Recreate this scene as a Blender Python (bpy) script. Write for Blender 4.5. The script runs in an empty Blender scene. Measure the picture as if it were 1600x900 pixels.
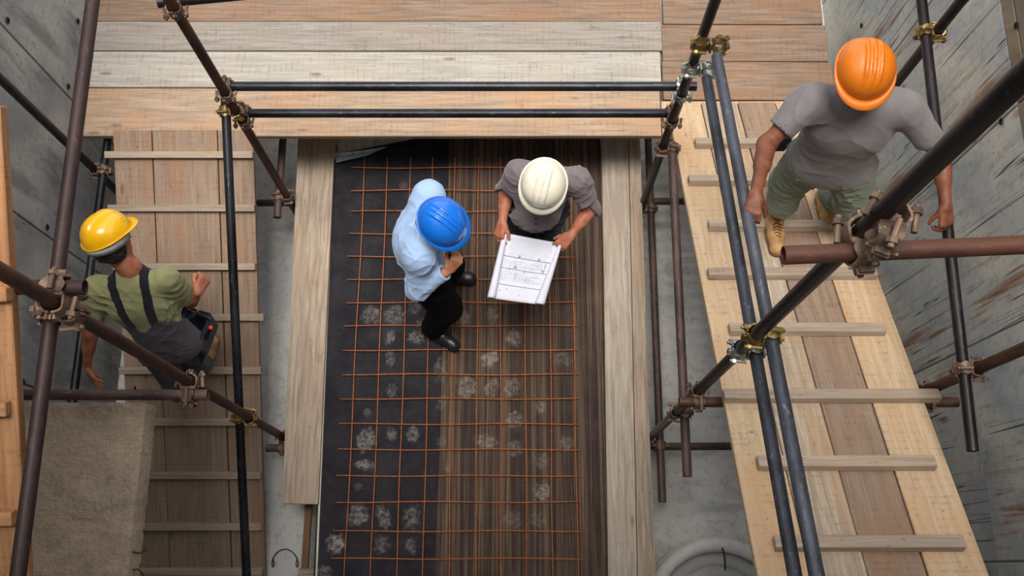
import bpy, math, random
import numpy as np
from mathutils import Vector, Matrix
random.seed(7); np.random.seed(7)
C = bpy.context.scene.collection
# ------------------------------------------------------------------ camera, sky, sun, exposure
H = 6.5; FPX = 1500.0; TH = math.atan(443 / 1500.0); CT, ST = math.cos(TH), math.sin(TH)
cam = bpy.data.cameras.new('camera'); cam_o = bpy.data.objects.new('camera', cam); C.objects.link(cam_o)
cam.sensor_width = 36; cam.lens = FPX / 1600 * 36; cam.clip_start = 0.05; cam.clip_end = 200
cam_o.location = (0, 0, H); cam_o.rotation_euler = (TH, 0, 0)
bpy.context.scene.camera = cam_o
w = bpy.data.worlds.new('sky'); bpy.context.scene.world = w; w.use_nodes = True
bg = w.node_tree.nodes['Background']; bg.inputs[0].default_value = (0.92, 0.96, 1.0, 1); bg.inputs[1].default_value = 1.5
sun = bpy.data.lights.new('sun', 'SUN'); sun.energy = 4.0; sun.angle = math.radians(24); sun.color = (1.0, 0.95, 0.88)
sun_o = bpy.data.objects.new('sun', sun); C.objects.link(sun_o)
sun_o.rotation_euler = Vector((-0.02, -0.05, 1.0)).to_track_quat('Z', 'Y').to_euler()
vs = bpy.context.scene.view_settings
vs.view_transform = 'Standard'; vs.look = 'None'; vs.gamma = 1; vs.use_curve_mapping = False; vs.exposure = 0.02

def P(x, y, h):
    """world point at height h that the photograph shows at pixel (x, y)"""
    u = (x - 800) / FPX; v = (y - 450) / FPX; d = CT + v * ST
    return Vector(((H - h) * u / d, (H - h) * (ST - v * CT) / d, h))

# ------------------------------------------------------------------ materials
def lin(c):
    if isinstance(c, str):
        c = [int(c[i:i+2], 16) / 255 for i in (0, 2, 4)]
    return tuple([(v / 12.92 if v <= 0.04045 else ((v + 0.055) / 1.055) ** 2.4) for v in c]) + (1,)
class NT:
    def __init__(s, name, rough=0.8, metal=0.0, spec=0.5):
        s.m = bpy.data.materials.new(name); s.m.use_nodes = True; s.t = s.m.node_tree
        s.b = s.t.nodes['Principled BSDF']; s.b.inputs['Roughness'].default_value = rough
        s.b.inputs['Metallic'].default_value = metal; s.b.inputs['Specular IOR Level'].default_value = spec
    def n(s, typ, **k):
        nd = s.t.nodes.new(typ)
        for a, v in k.items():
            setattr(nd, a, v)
        return nd
    def set(s, inp, v):
        if hasattr(v, 'bl_idname') or isinstance(v, bpy.types.NodeSocket): s.t.links.new(v, inp)
        else: inp.default_value = v
    def coord(s, scale=(1, 1, 1), rnd=True, loc=(0, 0, 0)):
        tc = s.n('ShaderNodeTexCoord'); out = tc.outputs['Object']
        if rnd:
            oi = s.n('ShaderNodeObjectInfo'); mu = s.n('ShaderNodeVectorMath', operation='SCALE')
            mu.inputs[0].default_value = (17.3, 9.1, 13.7); s.set(mu.inputs['Scale'], oi.outputs['Random'])
            ad = s.n('ShaderNodeVectorMath', operation='ADD'); s.set(ad.inputs[0], out); s.set(ad.inputs[1], mu.outputs[0]); out = ad.outputs[0]
        mp = s.n('ShaderNodeMapping'); s.set(mp.inputs[0], out); mp.inputs['Scale'].default_value = scale; mp.inputs['Location'].default_value = loc
        return mp.outputs[0]
    def noise(s, vec, scale, detail=4, rough=0.6, dist=0.0):
        nd = s.n('ShaderNodeTexNoise'); s.set(nd.inputs['Vector'], vec); nd.inputs['Scale'].default_value = scale
        nd.inputs['Detail'].default_value = detail; nd.inputs['Roughness'].default_value = rough; nd.inputs['Distortion'].default_value = dist
        return nd.outputs['Fac']
    def ramp(s, fac, stops):
        nd = s.n('ShaderNodeValToRGB'); s.set(nd.inputs[0], fac); e = nd.color_ramp.elements
        while len(e) < len(stops): e.new(0.5)
        for el, (p, c) in zip(e, stops):
            el.position = p; el.color = c if len(c) == 4 else tuple(c) + (1,)
        return nd.outputs[0]
    def rv(s, fac, a, b):          # smooth mask 0..1 between a and b
        nd = s.n('ShaderNodeMapRange'); nd.interpolation_type = 'SMOOTHSTEP'; s.set(nd.inputs[0], fac)
        nd.inputs[1].default_value = a; nd.inputs[2].default_value = b; return nd.outputs[0]
    def mix(s, fac, a, b, mode='MIX'):
        nd = s.n('ShaderNodeMix', data_type='RGBA', blend_type=mode); s.set(nd.inputs[0], fac); s.set(nd.inputs[6], a); s.set(nd.inputs[7], b)
        return nd.outputs[2]
    def math(s, op, a, b=0.0):
        nd = s.n('ShaderNodeMath', operation=op); s.set(nd.inputs[0], a); s.set(nd.inputs[1], b); return nd.outputs[0]
    def bump(s, hgt, strength=0.3, dist=0.01, prev=None):
        nd = s.n('ShaderNodeBump'); nd.inputs['Strength'].default_value = strength; nd.inputs['Distance'].default_value = dist
        s.set(nd.inputs['Height'], hgt)
        if prev is not None: s.set(nd.inputs['Normal'], prev)
        return nd.outputs[0]
    def done(s, col, nor=None, rough=None):
        s.set(s.b.inputs['Base Color'], col)
        if nor is not None: s.set(s.b.inputs['Normal'], nor)
        if rough is not None: s.set(s.b.inputs['Roughness'], rough)
        return s.m
def wood(name, light, dark, warm, grey=0.5, sawn=True, vary=0.35):
    t = NT(name, 0.85, spec=0.25)
    g = t.noise(t.coord((0.9, 16, 16)), 3.0, 6, 0.65, 0.6)
    big = t.noise(t.coord((0.8, 2.2, 2.2)), 2.2, 4, 0.6)
    fine = t.noise(t.coord((5, 110, 110)), 2.0, 3, 0.7); fw = t.noise(t.coord((1.5, 60, 60)), 1.6, 4, 0.7, 0.3)
    col = t.mix(t.rv(g, 0.30, 0.72), lin(dark), lin(light))
    col = t.mix(t.math('MULTIPLY', t.rv(big, 0.42, 0.68), grey), col, lin(warm))
    col = t.mix(t.math('MULTIPLY', t.rv(fw, 0.52, 0.72), 0.22), col, lin(dark))
    oi = t.n('ShaderNodeObjectInfo')
    val = t.math('MULTIPLY_ADD', oi.outputs['Random'], vary); val.node.inputs[2].default_value = 1 - vary / 2
    cb = t.n('ShaderNodeCombineColor'); [t.set(cb.inputs[i], val) for i in range(3)]
    col = t.mix(1.0, col, cb.outputs[0], 'MULTIPLY')
    # dirt specks and scuffs
    sp = t.noise(t.coord((1, 1, 1)), 38, 3, 0.7)
    col = t.mix(t.math('MULTIPLY', t.rv(sp, 0.64, 0.74), 0.65), col, lin('3a2c24'))
    st = t.noise(t.coord((1.2, 3, 3)), 5, 6, 0.75)
    col = t.mix(t.math('MULTIPLY', t.rv(st, 0.56, 0.72), 0.28), col, lin('54463c'))
    vo = t.n('ShaderNodeTexVoronoi'); t.set(vo.inputs['Vector'], t.coord((2.2, 7, 7))); vo.inputs['Scale'].default_value = 1.0
    kn = t.rv(vo.outputs['Distance'], 0.13, 0.05)
    col = t.mix(t.math('MULTIPLY', kn, 0.5), col, lin('5a3a26'))
    nb = t.bump(fine, 0.35, 0.003)
    if sawn:
        sw = t.n('ShaderNodeTexWave', bands_direction='X'); t.set(sw.inputs['Vector'], t.coord((1, 0.15, 0.15))); sw.inputs['Scale'].default_value = 7.3
        sw.inputs['Distortion'].default_value = 9; sw.inputs['Detail'].default_value = 2
        col = t.mix(t.math('MULTIPLY', t.math('MULTIPLY', t.rv(sw.outputs['Fac'], 0.80, 1.0), t.rv(st, 0.45, 0.6)), 0.22), col, lin('57422f'))
        nb = t.bump(sw.outputs['Fac'], 0.05, 0.003, nb)
    return t.done(col, nb)
def concrete(name, a, b, streak=0.0, rust=0.0, holes=0.5, bumpy=0.25, wet=0.3):
    t = NT(name, 0.82, spec=0.3)
    co = t.coord((1, 1, 1), rnd=False)
    n1 = t.noise(co, 1.6, 7, 0.62); n2 = t.noise(co, 22, 5, 0.7)
    col = t.mix(t.rv(n1, 0.33, 0.66), lin(a), lin(b))
    col = t.mix(t.math('MULTIPLY', t.rv(n2, 0.48, 0.7), 0.3), col, lin('5a5a58'))
    vo = t.n('ShaderNodeTexVoronoi'); t.set(vo.inputs['Vector'], co); vo.inputs['Scale'].default_value = 26
    pit = t.rv(vo.outputs['Distance'], 0.17, 0.10)
    msk = t.rv(t.noise(co, 4, 3), 0.45, 0.6)
    pit = t.math('MULTIPLY', pit, msk)
    col = t.mix(t.math('MULTIPLY', pit, holes), col, lin('1c1a18'))
    if wet:
        n3 = t.noise(t.coord((1, 2.2, 0.5), False), 1.3, 5, 0.6, 0.8)
        col = t.mix(t.math('MULTIPLY', t.rv(n3, 0.52, 0.66), wet), col, lin('3f4349'))
    if streak:
        s1 = t.noise(t.coord((1, 11, 0.14), False), 1.0, 2, 0.35, 0.05)
        s1 = t.math('SUBTRACT', 1.0, t.rv(t.math('ABSOLUTE', t.math('SUBTRACT', s1, 0.52)), 0.0015, 0.006))
        s1 = t.math('MULTIPLY', s1, t.rv(t.noise(t.coord((1, 1.2, 0.8), False, (0, 3.3, 1)), 1.1, 2), 0.50, 0.60))
        col = t.mix(t.math('MULTIPLY', s1, streak), col, lin('1d1714'))
    if rust:
        r1 = t.noise(t.coord((1, 13, 0.8), False, (0, 1.7, 4)), 1.0, 6, 0.72, 0.5)
        r2 = t.noise(t.coord((1, 1, 1), False, (3, 1.7, 4)), 0.9, 3)
        rr = t.math('MULTIPLY', t.rv(r1, 0.50, 0.68), t.rv(r2, 0.40, 0.54))
        col = t.mix(t.math('MULTIPLY', rr, rust), col, lin('8a5226'))
    nb = t.bump(n2, bumpy, 0.006 if bumpy < .9 else .02); nb = t.bump(t.math('MULTIPLY', pit, -1.0), 0.5, 0.004, nb)
    return t.done(col, nb)
def tube_mat(name, a, b, c, rough=0.5, metal=0.35):
    t = NT(name, rough, metal)
    co = t.coord((1, 1, 0.35)); n1 = t.noise(co, 7, 6, 0.7); n2 = t.noise(co, 60, 4, 0.7)
    col = t.mix(t.rv(n1, 0.38, 0.62), lin(a), lin(b))
    col = t.mix(t.math('MULTIPLY', t.rv(n2, 0.58, 0.72), 0.7), col, lin(c))
    return t.done(col, t.bump(n2, 0.3, 0.002), t.math('MULTIPLY_ADD', n2, 0.3) if False else None)
def plain(name, col, rough=0.6, metal=0.0, var=0.15, nscale=30, bump=0.15, spec=0.5, coat=0):
    t = NT(name, rough, metal, spec); n = t.noise(t.coord(), nscale, 4, 0.65)
    c = lin(col); d = tuple(v * (1 - var * 2) for v in c[:3]) + (1,)
    if coat: t.b.inputs['Coat Weight'].default_value = coat; t.b.inputs['Coat Roughness'].default_value = 0.12
    return t.done(t.mix(t.rv(n, 0.3, 0.7), d, c), t.bump(n, bump, 0.002))
def cloth(name, col, weave=420, var=0.16, rough=0.9):
    t = NT(name, rough, spec=0.15); co = t.coord(rnd=False)
    n = t.noise(co, 7, 5, 0.65); f = t.noise(co, weave, 2, 0.6)
    c = lin(col); d = tuple(v * (1 - var * 2) for v in c[:3]) + (1,)
    col2 = t.mix(t.rv(n, 0.3, 0.7), d, c); col2 = t.mix(t.math('MULTIPLY', t.rv(f, 0.4, 0.7), 0.25), col2, d)
    t.b.inputs['Sheen Weight'].default_value = 0.15
    return t.done(col2, t.bump(n, 0.35, 0.02, t.bump(f, 0.25, 0.001)))
def skin(name, col, red):
    t = NT(name, 0.55, spec=0.35); n = t.noise(t.coord(rnd=False), 14, 4, 0.6); f = t.noise(t.coord(rnd=False), 150, 3, 0.6)
    t.b.inputs['Subsurface Weight'].default_value = 0.12; t.b.inputs['Subsurface Scale'].default_value = 0.01
    return t.done(t.mix(t.rv(n, 0.35, 0.7), lin(col), lin(red)), t.bump(f, 0.2, 0.001))
M = {}
M['deckwood'] = wood('weathered_deck_boards', 'bfae9b', '94836f', 'b08a66', 0.6)
M['deck_brown'] = wood('brown_deck_boards', '957e6d', '705d4e', '8f6c50', 0.6, vary=.1)
M['deck_grey'] = wood('grey_deck_boards', '9c958d', '7d756e', '978778', 0.5, vary=.1)
M['deck_pale'] = wood('pale_deck_boards', 'b3ada5', '958e84', 'ab9f90', 0.45, vary=.1)
M['deck_tan'] = wood('tan_deck_boards', 'b29b85', '8f7a67', 'b48962', 0.6, vary=.1)
M['cleatwood'] = wood('pale_cleat_battens', 'ad9e8d', '8f7f6f', 'b0967c', 0.4, False, vary=.2)
M['sideboard'] = wood('dusty_beige_boards', 'ada194', '897d70', '998778', 0.4, False)
M['newwood'] = wood('fresh_sawn_boards', 'ccb496', 'b89b7b', 'c39a72', 0.6, vary=0.15)
M['rampwood'] = wood('dusty_ramp_boards', 'a08a78', '84705f', '98745a', 0.6, vary=0.2)
M['edgewood'] = wood('old_formwork_boards', 'ab9c8a', '7f7062', '9c826c', 0.45, False)
M['brownwood'] = wood('brown_timber', '8a6d54', '5f4836', '7b583c', 0.4, False)
M['orangewood'] = wood('orange_timber', 'b98a60', '94694a', 'a8754c', 0.4, vary=0.15)
M['whitewood'] = wood('pale_base_boards', 'cfc9bd', 'a9a295', 'bfae98', 0.3, False)
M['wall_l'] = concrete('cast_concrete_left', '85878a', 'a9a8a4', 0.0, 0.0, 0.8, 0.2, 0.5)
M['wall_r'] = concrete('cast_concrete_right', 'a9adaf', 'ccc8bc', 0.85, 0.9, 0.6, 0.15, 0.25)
M['wall_top'] = concrete('rough_concrete_upstand', '7c7062', '92826e', 0.2, 0.4, 0.5, 0.5, 0.2)
M['floor'] = concrete('rough_concrete_floor', 'c6c5c3', 'dcdad5', 0, 0, 0.4, 0.55, 0.25)
M['slab'] = concrete('rough_landing_concrete', 'cbb69f', 'ad9983', 0, 0.45, 0.4, 1.0, 0.2)
M['tube_dark'] = tube_mat('dark_steel_tube', '2c2628', '191517', '574c46', 0.42, 0.5)
M['tube_black'] = tube_mat('black_steel_tube', '34343a', '1e1e22', '6c6c74', 0.35, 0.6)
M['tube_rust'] = tube_mat('rusty_steel_tube', '5a3526', '33201b', '7d5038', 0.62, 0.25)
M['tube_umber'] = tube_mat('umber_steel_tube', '3a2825', '281d1d', '5c463c', .55, .35)
M['tube_slate'] = tube_mat('slate_steel_tube', '50535c', '34353c', '83868f', .42, .4)
M['tube_brown'] = tube_mat('brown_steel_tube', '5e4a44', '3f302c', '8c776a', 0.6, 0.3)
M['brass'] = tube_mat('zinc_yellow_fitting', 'a58a55', '5d4a30', 'd6c08a', 0.4, 0.7)
M['fitting'] = tube_mat('rusty_fitting', '866c5a', '503e34', 'b3967a', 0.6, 0.35)
M['silver'] = tube_mat('new_zinc_fitting', 'b9bcb5', '7f8682', 'e0e4da', 0.35, 0.8)
M['rebar'] = plain('rusty_rebar', 'b2683a', 0.8, 0.1, 0.25, 60, 0.5)
M['black'] = plain('black_plastic', '17181c', 0.5, 0, 0.1)
M['hole'] = plain('tie_hole_plug', '20201f', 0.8, 0, 0.2)

# ------------------------------------------------------------------ object helpers
def tag(o, label=None, cat=None, group=None, kind=None):
    if label: o['label'] = label
    if cat: o['category'] = cat
    if group: o['group'] = group
    if kind: o['kind'] = kind
    return o
def empty(name, loc, label=None, cat=None, group=None, kind=None, rot=None):
    o = bpy.data.objects.new(name, None); o.empty_display_size = 0.1; C.objects.link(o); o.location = loc
    if rot is not None: o.rotation_euler = rot
    return tag(o, label, cat, group, kind)
def mesh(name, verts, faces, smooth=False):
    me = bpy.data.meshes.new(name); me.from_pydata([tuple(v) for v in verts], [], faces); me.update()
    if smooth: me.shade_smooth()
    return me
def obj(name, me, mat=None, parent=None, loc=None, rot=None, world=False):
    """rot = 3x3 Matrix. world=True: loc is a world point and the parent is an unrotated Empty."""
    o = bpy.data.objects.new(name, me); C.objects.link(o)
    if mat is not None and len(me.materials) == 0: me.materials.append(mat)
    if parent is not None: o.parent = parent
    if loc is not None:
        loc = Vector(loc)
        if world and parent is not None: loc = loc - parent.location
        o.location = loc
    elif world and parent is not None: o.location = -parent.location
    if rot is not None: o.rotation_euler = rot.to_euler()
    return o
def box_mesh(name, L, W, T, bev=0.004, warp=0.0, segs=1, center=True):
    """bevelled board along X; top at +T/2"""
    xs = [-L/2, -L/2 + bev] + [-L/2 + L * i / segs for i in range(1, segs)] + [L/2 - bev, L/2]
    prof = [(-W/2 + bev, -T/2), (W/2 - bev, -T/2), (W/2, -T/2 + bev), (W/2, T/2 - bev), (W/2 - bev, T/2), (-W/2 + bev, T/2), (-W/2, T/2 - bev), (-W/2, -T/2 + bev)]
    vs_, fs = [], []
    ph = random.random() * 6
    for i, x in enumerate(xs):
        k = (W - 2 * bev) / W if i in (0, len(xs) - 1) else 1
        k2 = (T - 2 * bev) / T if i in (0, len(xs) - 1) else 1
        dz = warp * math.sin(ph + 3.1 * x / max(L, .01)); dy = warp * 0.6 * math.sin(ph * 2 + 4 * x / max(L, .01))
        for (y, z) in prof: vs_.append((x, y * k + dy, z * k2 + dz))
    n = len(prof)
    for i in range(len(xs) - 1):
        for j in range(n):
            a, b = i * n + j, i * n + (j + 1) % n
            fs.append((a, a + n, b + n, b))
    fs.append(tuple(range(n))); fs.append(tuple(reversed([(len(xs) - 1) * n + j for j in range(n)])))
    fs = [tuple(reversed(f)) for f in fs]
    return mesh(name, vs_, fs)
def frame(x, z):
    x = Vector(x).normalized(); z = Vector(z); y = z.cross(x).normalized(); z = x.cross(y)
    return Matrix((x, y, z)).transposed()
def board(name, p0, p1, W, T, mat, parent=None, up=(0, 0, 1), warp=0.002, bev=0.004, world=True, segs=4):
    """board whose TOP centre line runs p0-p1"""
    p0, p1 = Vector(p0), Vector(p1); R = frame(p1 - p0, up); n = R @ Vector((0, 0, 1))
    return obj(name, box_mesh(name, (p1 - p0).length, W, T, bev, warp, segs), mat, parent, (p0 + p1) / 2 - n * T / 2, R, world)
def prism(name, top, T, mat, parent=None, world=True, bev=0):
    """polygon of world points (top face, counter-clockwise seen from above) and thickness down"""
    c = sum((Vector(p) for p in top), Vector()) / len(top); n = len(top)
    vs_ = [Vector(p) - c for p in top] + [Vector(p) - c - Vector((0, 0, T)) for p in top]
    fs = [tuple(range(n)), tuple(reversed(range(n, 2 * n)))] + [(i, i + n, (i + 1) % n + n, (i + 1) % n) for i in range(n)]
    me = mesh(name, vs_, fs)
    import bmesh
    bm = bmesh.new(); bm.from_mesh(me); bmesh.ops.recalc_face_normals(bm, faces=bm.faces)
    if bev: bmesh.ops.bevel(bm, geom=bm.edges[:], offset=bev, segments=2, affect='EDGES', profile=0.5)
    bm.to_mesh(me); bm.free()
    return obj(name, me, mat, parent, c, None, world)
def tube_mesh(name, L, r=0.0255, n=20, th=0.004, segs=1):
    vs_, fs = [], []
    rings = [(r - th, -L/2 + 0.12), (r - th, -L/2), (r, -L/2)] + [(r, -L/2 + L * i / segs) for i in range(1, segs)] + [(r, L/2), (r - th, L/2), (r - th, L/2 - 0.12)]
    for (q, z) in rings:
        for j in range(n):
            a = 2 * math.pi * j / n; vs_.append((q * math.cos(a), q * math.sin(a), z))
    for i in range(len(rings) - 1):
        for j in range(n):
            a, b = i * n + j, i * n + (j + 1) % n; fs.append((a, b, b + n, a + n))
    fs.append(tuple(reversed(range(n)))); fs.append(tuple((len(rings) - 1) * n + j for j in range(n)))
    me = mesh(name, vs_, fs, True)
    try: me.set_sharp_from_angle(angle=math.radians(40))
    except Exception: pass
    return me
TUBES = []
def tube(p0, p1, mat, label, r=0.0268, group=None):
    p0, p1 = Vector(p0), Vector(p1); R = (p1 - p0).to_track_quat('Z', 'Y').to_matrix()
    o = obj('scaffold_tube', tube_mesh('scaffold_tube', (p1 - p0).length, r), M[mat], None, (p0 + p1) / 2, R)
    TUBES.append((p0, p1)); return tag(o, label, 'tube', group)
def path_mesh(name, pts, r, n=8, closed=False):
    pts = [Vector(p) for p in pts]; vs_, fs = [], []; m = len(pts)
    rr = r if isinstance(r, (list, tuple)) else [r] * m
    prev = None
    for i, p in enumerate(pts):
        a = pts[(i - 1) % m] if (closed or i > 0) else p; b = pts[(i + 1) % m] if (closed or i < m - 1) else p
        t = (b - a).normalized()
        if prev is None: u = t.orthogonal().normalized()
        else: u = (prev - t * prev.dot(t)).normalized()
        prev = u; v = t.cross(u)
        for j in range(n):
            an = 2 * math.pi * j / n; vs_.append(p + (u * math.cos(an) + v * math.sin(an)) * rr[i])
    for i in range(m if closed else m - 1):
        for j in range(n):
            a, b = i * n + j, i * n + (j + 1) % n; c_, d_ = ((i + 1) % m) * n + (j + 1) % n, ((i + 1) % m) * n + j
            fs.append((a, b, c_, d_))
    if not closed: fs.append(tuple(reversed(range(n)))); fs.append(tuple((m - 1) * n + j for j in range(n)))
    return mesh(name, vs_, fs, True)

# ------------------------------------------------------------------ setting: walls, floor
FZ = -0.62
def floor_mesh():
    nx, ny = 250, 380; x = np.linspace(-3.1, 3.1, nx); y = np.linspace(-2.4, 8.5, ny); X, Y = np.meshgrid(x, y)
    w1 = np.sin(Y * 62 + 1.5 * np.sin(X * 2.3) + 1.3 * np.sin(Y * 5 + X)) * 0.5 + 0.5
    amp = np.clip((X - 0.6) / 0.5, 0, 1)
    Z = FZ + 0.020 * amp * w1 ** 2 * (0.6 + 0.4 * np.sin(X * 9 + Y * 4)) + 0.004 * np.sin(X * 13 + 2 * np.sin(Y * 7)) * np.sin(Y * 11 + X * 3)
    V = np.stack([X, Y, Z], -1).reshape(-1, 3)
    i = np.arange((ny - 1) * nx).reshape(ny - 1, nx)[:, :-1].ravel()
    F = np.stack([i, i + 1, i + nx + 1, i + nx], -1)
    return np_mesh('floor', V, F)
def np_mesh(name, V, F, smooth=True):
    me = bpy.data.meshes.new(name); me.vertices.add(len(V)); me.vertices.foreach_set('co', np.ascontiguousarray(V, dtype=np.float32).ravel())
    k = F.shape[1]; me.loops.add(F.size); me.loops.foreach_set('vertex_index', np.ascontiguousarray(F, dtype=np.int32).ravel())
    me.polygons.add(len(F)); me.polygons.foreach_set('loop_start', np.arange(0, F.size, k, dtype=np.int32))
    me.update(calc_edges=True); me.validate()
    if smooth: me.shade_smooth()
    return me
tag(obj('floor', floor_mesh(), M['floor']), kind='structure')
TOPZ = 5.6
def wall(name, x, side, yj, zj, mat, top_mat=None):
    """cast wall at x whose face looks to -side; formwork bays between the joints yj, zj"""
    base = obj(name, box_mesh(name, 0.3, yj[-1] - yj[0], TOPZ - FZ, 0.01), mat, None, (x + side * 0.175, (yj[0] + yj[-1]) / 2, (TOPZ + FZ) / 2))
    tag(base, kind='structure')
    for i in range(len(yj) - 1):
        for k in range(len(zj) - 1):
            L, Wd = zj[k + 1] - zj[k], yj[i + 1] - yj[i]
            me = box_mesh('panel', 0.02, Wd - 0.012, L - (0.012), 0.004)
            q = obj('panel', me, (top_mat if (top_mat and zj[k] > 1.9) else mat), base)
            q.location = Vector((x + side * (0.016 + 0.004 * random.random()), (yj[i] + yj[i + 1]) / 2, (zj[k] + zj[k + 1]) / 2)) - base.location
    return base
def plug(base, x, side, y, z):
    vs_, fs = [], []; n = 14
    for (r, d) in ((0.021, 0.0), (0.016, -0.004), (0.012, 0.004)):
        for j in range(n):
            a = 2 * math.pi * j / n; vs_.append((side * d, r * math.cos(a), r * math.sin(a)))
    for i in range(2):
        for j in range(n): fs.append((i * n + j, i * n + (j + 1) % n, (i + 1) * n + (j + 1) % n, (i + 1) * n + j))
    fs.append(tuple(2 * n + j for j in range(n)))
    o = obj('tie_hole', mesh('tie_hole', vs_, fs, True), M['hole'], base); o.location = Vector((x - side * 0.001, y, z)) - base.location
LW, RW = -2.95, 2.62
lj = [-2.3, -1.0, 0.05, 1.09, 2.05, 3.04, 4.05, 5.1, 6.2, 7.3, 8.4]
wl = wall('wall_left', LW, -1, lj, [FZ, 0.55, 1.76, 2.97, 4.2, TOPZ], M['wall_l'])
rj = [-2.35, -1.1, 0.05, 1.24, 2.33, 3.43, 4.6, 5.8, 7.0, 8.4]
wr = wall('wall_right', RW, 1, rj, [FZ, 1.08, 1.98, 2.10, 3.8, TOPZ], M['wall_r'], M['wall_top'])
for (px, py) in ((12, 32), (122, 33), (107, 135), (74, 355), (36, 597)):
    u = (px - 800) / FPX; v = (py - 450) / FPX; d = CT + v * ST; k = LW / (u / d); plug(wl, LW, -1, k * (ST - v * CT) / d, H - k)
for (px, py) in ((1346, 40), (1564, 190), (1363, 372), (1588, 40)):
    u = (px - 800) / FPX; v = (py - 450) / FPX; d = CT + v * ST; k = RW / (u / d); plug(wr, RW, 1, k * (ST - v * CT) / d, H - k)
# unseen wall behind the camera, raised to block sky and darken the near end
tag(obj('wall_back', box_mesh('wall_back', 6.2, 0.3, 8 - FZ, 0.01), M['wall_l'], None, (0, -2.5, (8 + FZ) / 2)), kind='structure')
tag(obj('wall_far', box_mesh('wall_far', 6.2, 0.3, 0.5 - FZ, 0.01), M['wall_l'], None, (0, 8.55, (0.5 + FZ) / 2)), kind='structure')
# unseen slab overhead, added to shade the near end of the pit
tag(obj('shade_slab', box_mesh('shade_slab', 9.0, 2.9, 0.25, 0.01), M['wall_l'], None, (0, -1.2, 8.12)), kind='structure')

# ------------------------------------------------------------------ timber platform at the top of the picture
PZ = 0.6
pf = empty('timber_platform', (-0.9, 3.4, PZ), 'wide timber platform of long grey weathered boards at the top, left of the joint', 'platform')
def yrow(y, h): return P(800, y, h).y
rows = [213, 137, 80, 33.5, -12, -58, -104, -150]
for i in range(len(rows) - 1):
    y0, y1 = yrow(rows[i], PZ), yrow(rows[i + 1], PZ)
    xr = P(1038 - 1.5 * i if i > 1 else 1034, rows[i], PZ).x
    dz = 0.006 * ((i * 7) % 3) / 2
    board('plank', (-2.9, (y0 + y1) / 2, PZ + dz), (xr, (y0 + y1) / 2, PZ + dz), (y1 - y0) - 0.006, 0.045, M[('deck_tan', 'deck_pale', 'deck_grey', 'deck_brown')[i % 4]], pf, segs=8, warp=0.0015)
pf2 = empty('timber_platform', (1.6, 3.4, PZ), 'shorter timber platform of brown boards at the top, behind the right ramp', 'platform')
rows = [218, 157, 96, 38, -20, -78, -136]
for i in range(len(rows) - 1):
    y0, y1 = yrow(rows[i], PZ - 0.012), yrow(rows[i + 1], PZ - 0.012)
    x0 = P(1034, rows[i], PZ).x + 0.01; x1 = 2.19 + 0.015 * ((i * 5) % 3 - 1)
    board('plank', (x0 + 0.004 * (i % 2), (y0 + y1) / 2, PZ - 0.012 + (0.01 if i == 1 else 0)), (x1, (y0 + y1) / 2, PZ - 0.012), (y1 - y0) - 0.007, 0.045, M['deck_brown'] if i else M['newwood'], pf2, segs=5, warp=0.0015)
# joists carrying the platforms
for k, (x, g) in enumerate(((-2.5, pf), (-1.72, pf), (0.3, pf), (1.25, pf2), (2.05, pf2))):
    board('joist', (x, 3.1, PZ - 0.065), (x, 5.0, PZ - 0.065), 0.07, 0.15, M['brownwood'], g)
board('joist', (-2.9, 3.4, PZ - 0.215), (0.98, 3.4, PZ - 0.215), 0.1, 0.12, M['brownwood'], pf)
board('joist', (1.02, 3.4, PZ - 0.225), (2.2, 3.4, PZ - 0.225), 0.1, 0.12, M['brownwood'], pf2)

# ------------------------------------------------------------------ centre deck: base boards, sheets, edge boards
dk = empty('formwork_deck', (-0.3, 1.3, -0.03), 'long formwork deck of pale boards, bare in the corner by the curled black sheet', 'deck')
xs = [-1.29, -1.02, -0.80, -0.56, -0.30, -0.03, 0.22, 0.46, 0.70, 0.94]
for i in range(len(xs) - 1):
    board('plank', ((xs[i] + xs[i+1]) / 2, -1.6, -0.03), ((xs[i] + xs[i+1]) / 2, 3.7, -0.03), xs[i+1] - xs[i] - 0.005, 0.04, M['whitewood'], dk, segs=6, warp=0.001)
for y in (-1.2, -0.2, 0.55, 1.5, 2.3, 3.3):
    board('bearer', (-1.52, y, -0.075), (0.92, y, -0.075), 0.1, 0.14, M['brownwood'], dk)
for x in (-1.44, -0.3, 0.82):
    for y in (-1.2, 1.5, 3.3):
        board('post', (x, y, -0.215), (x, y, FZ - 0.01), 0.09, 0.09, M['brownwood'], dk, up=(0, 1, 0)).location.y += 0.045
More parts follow.
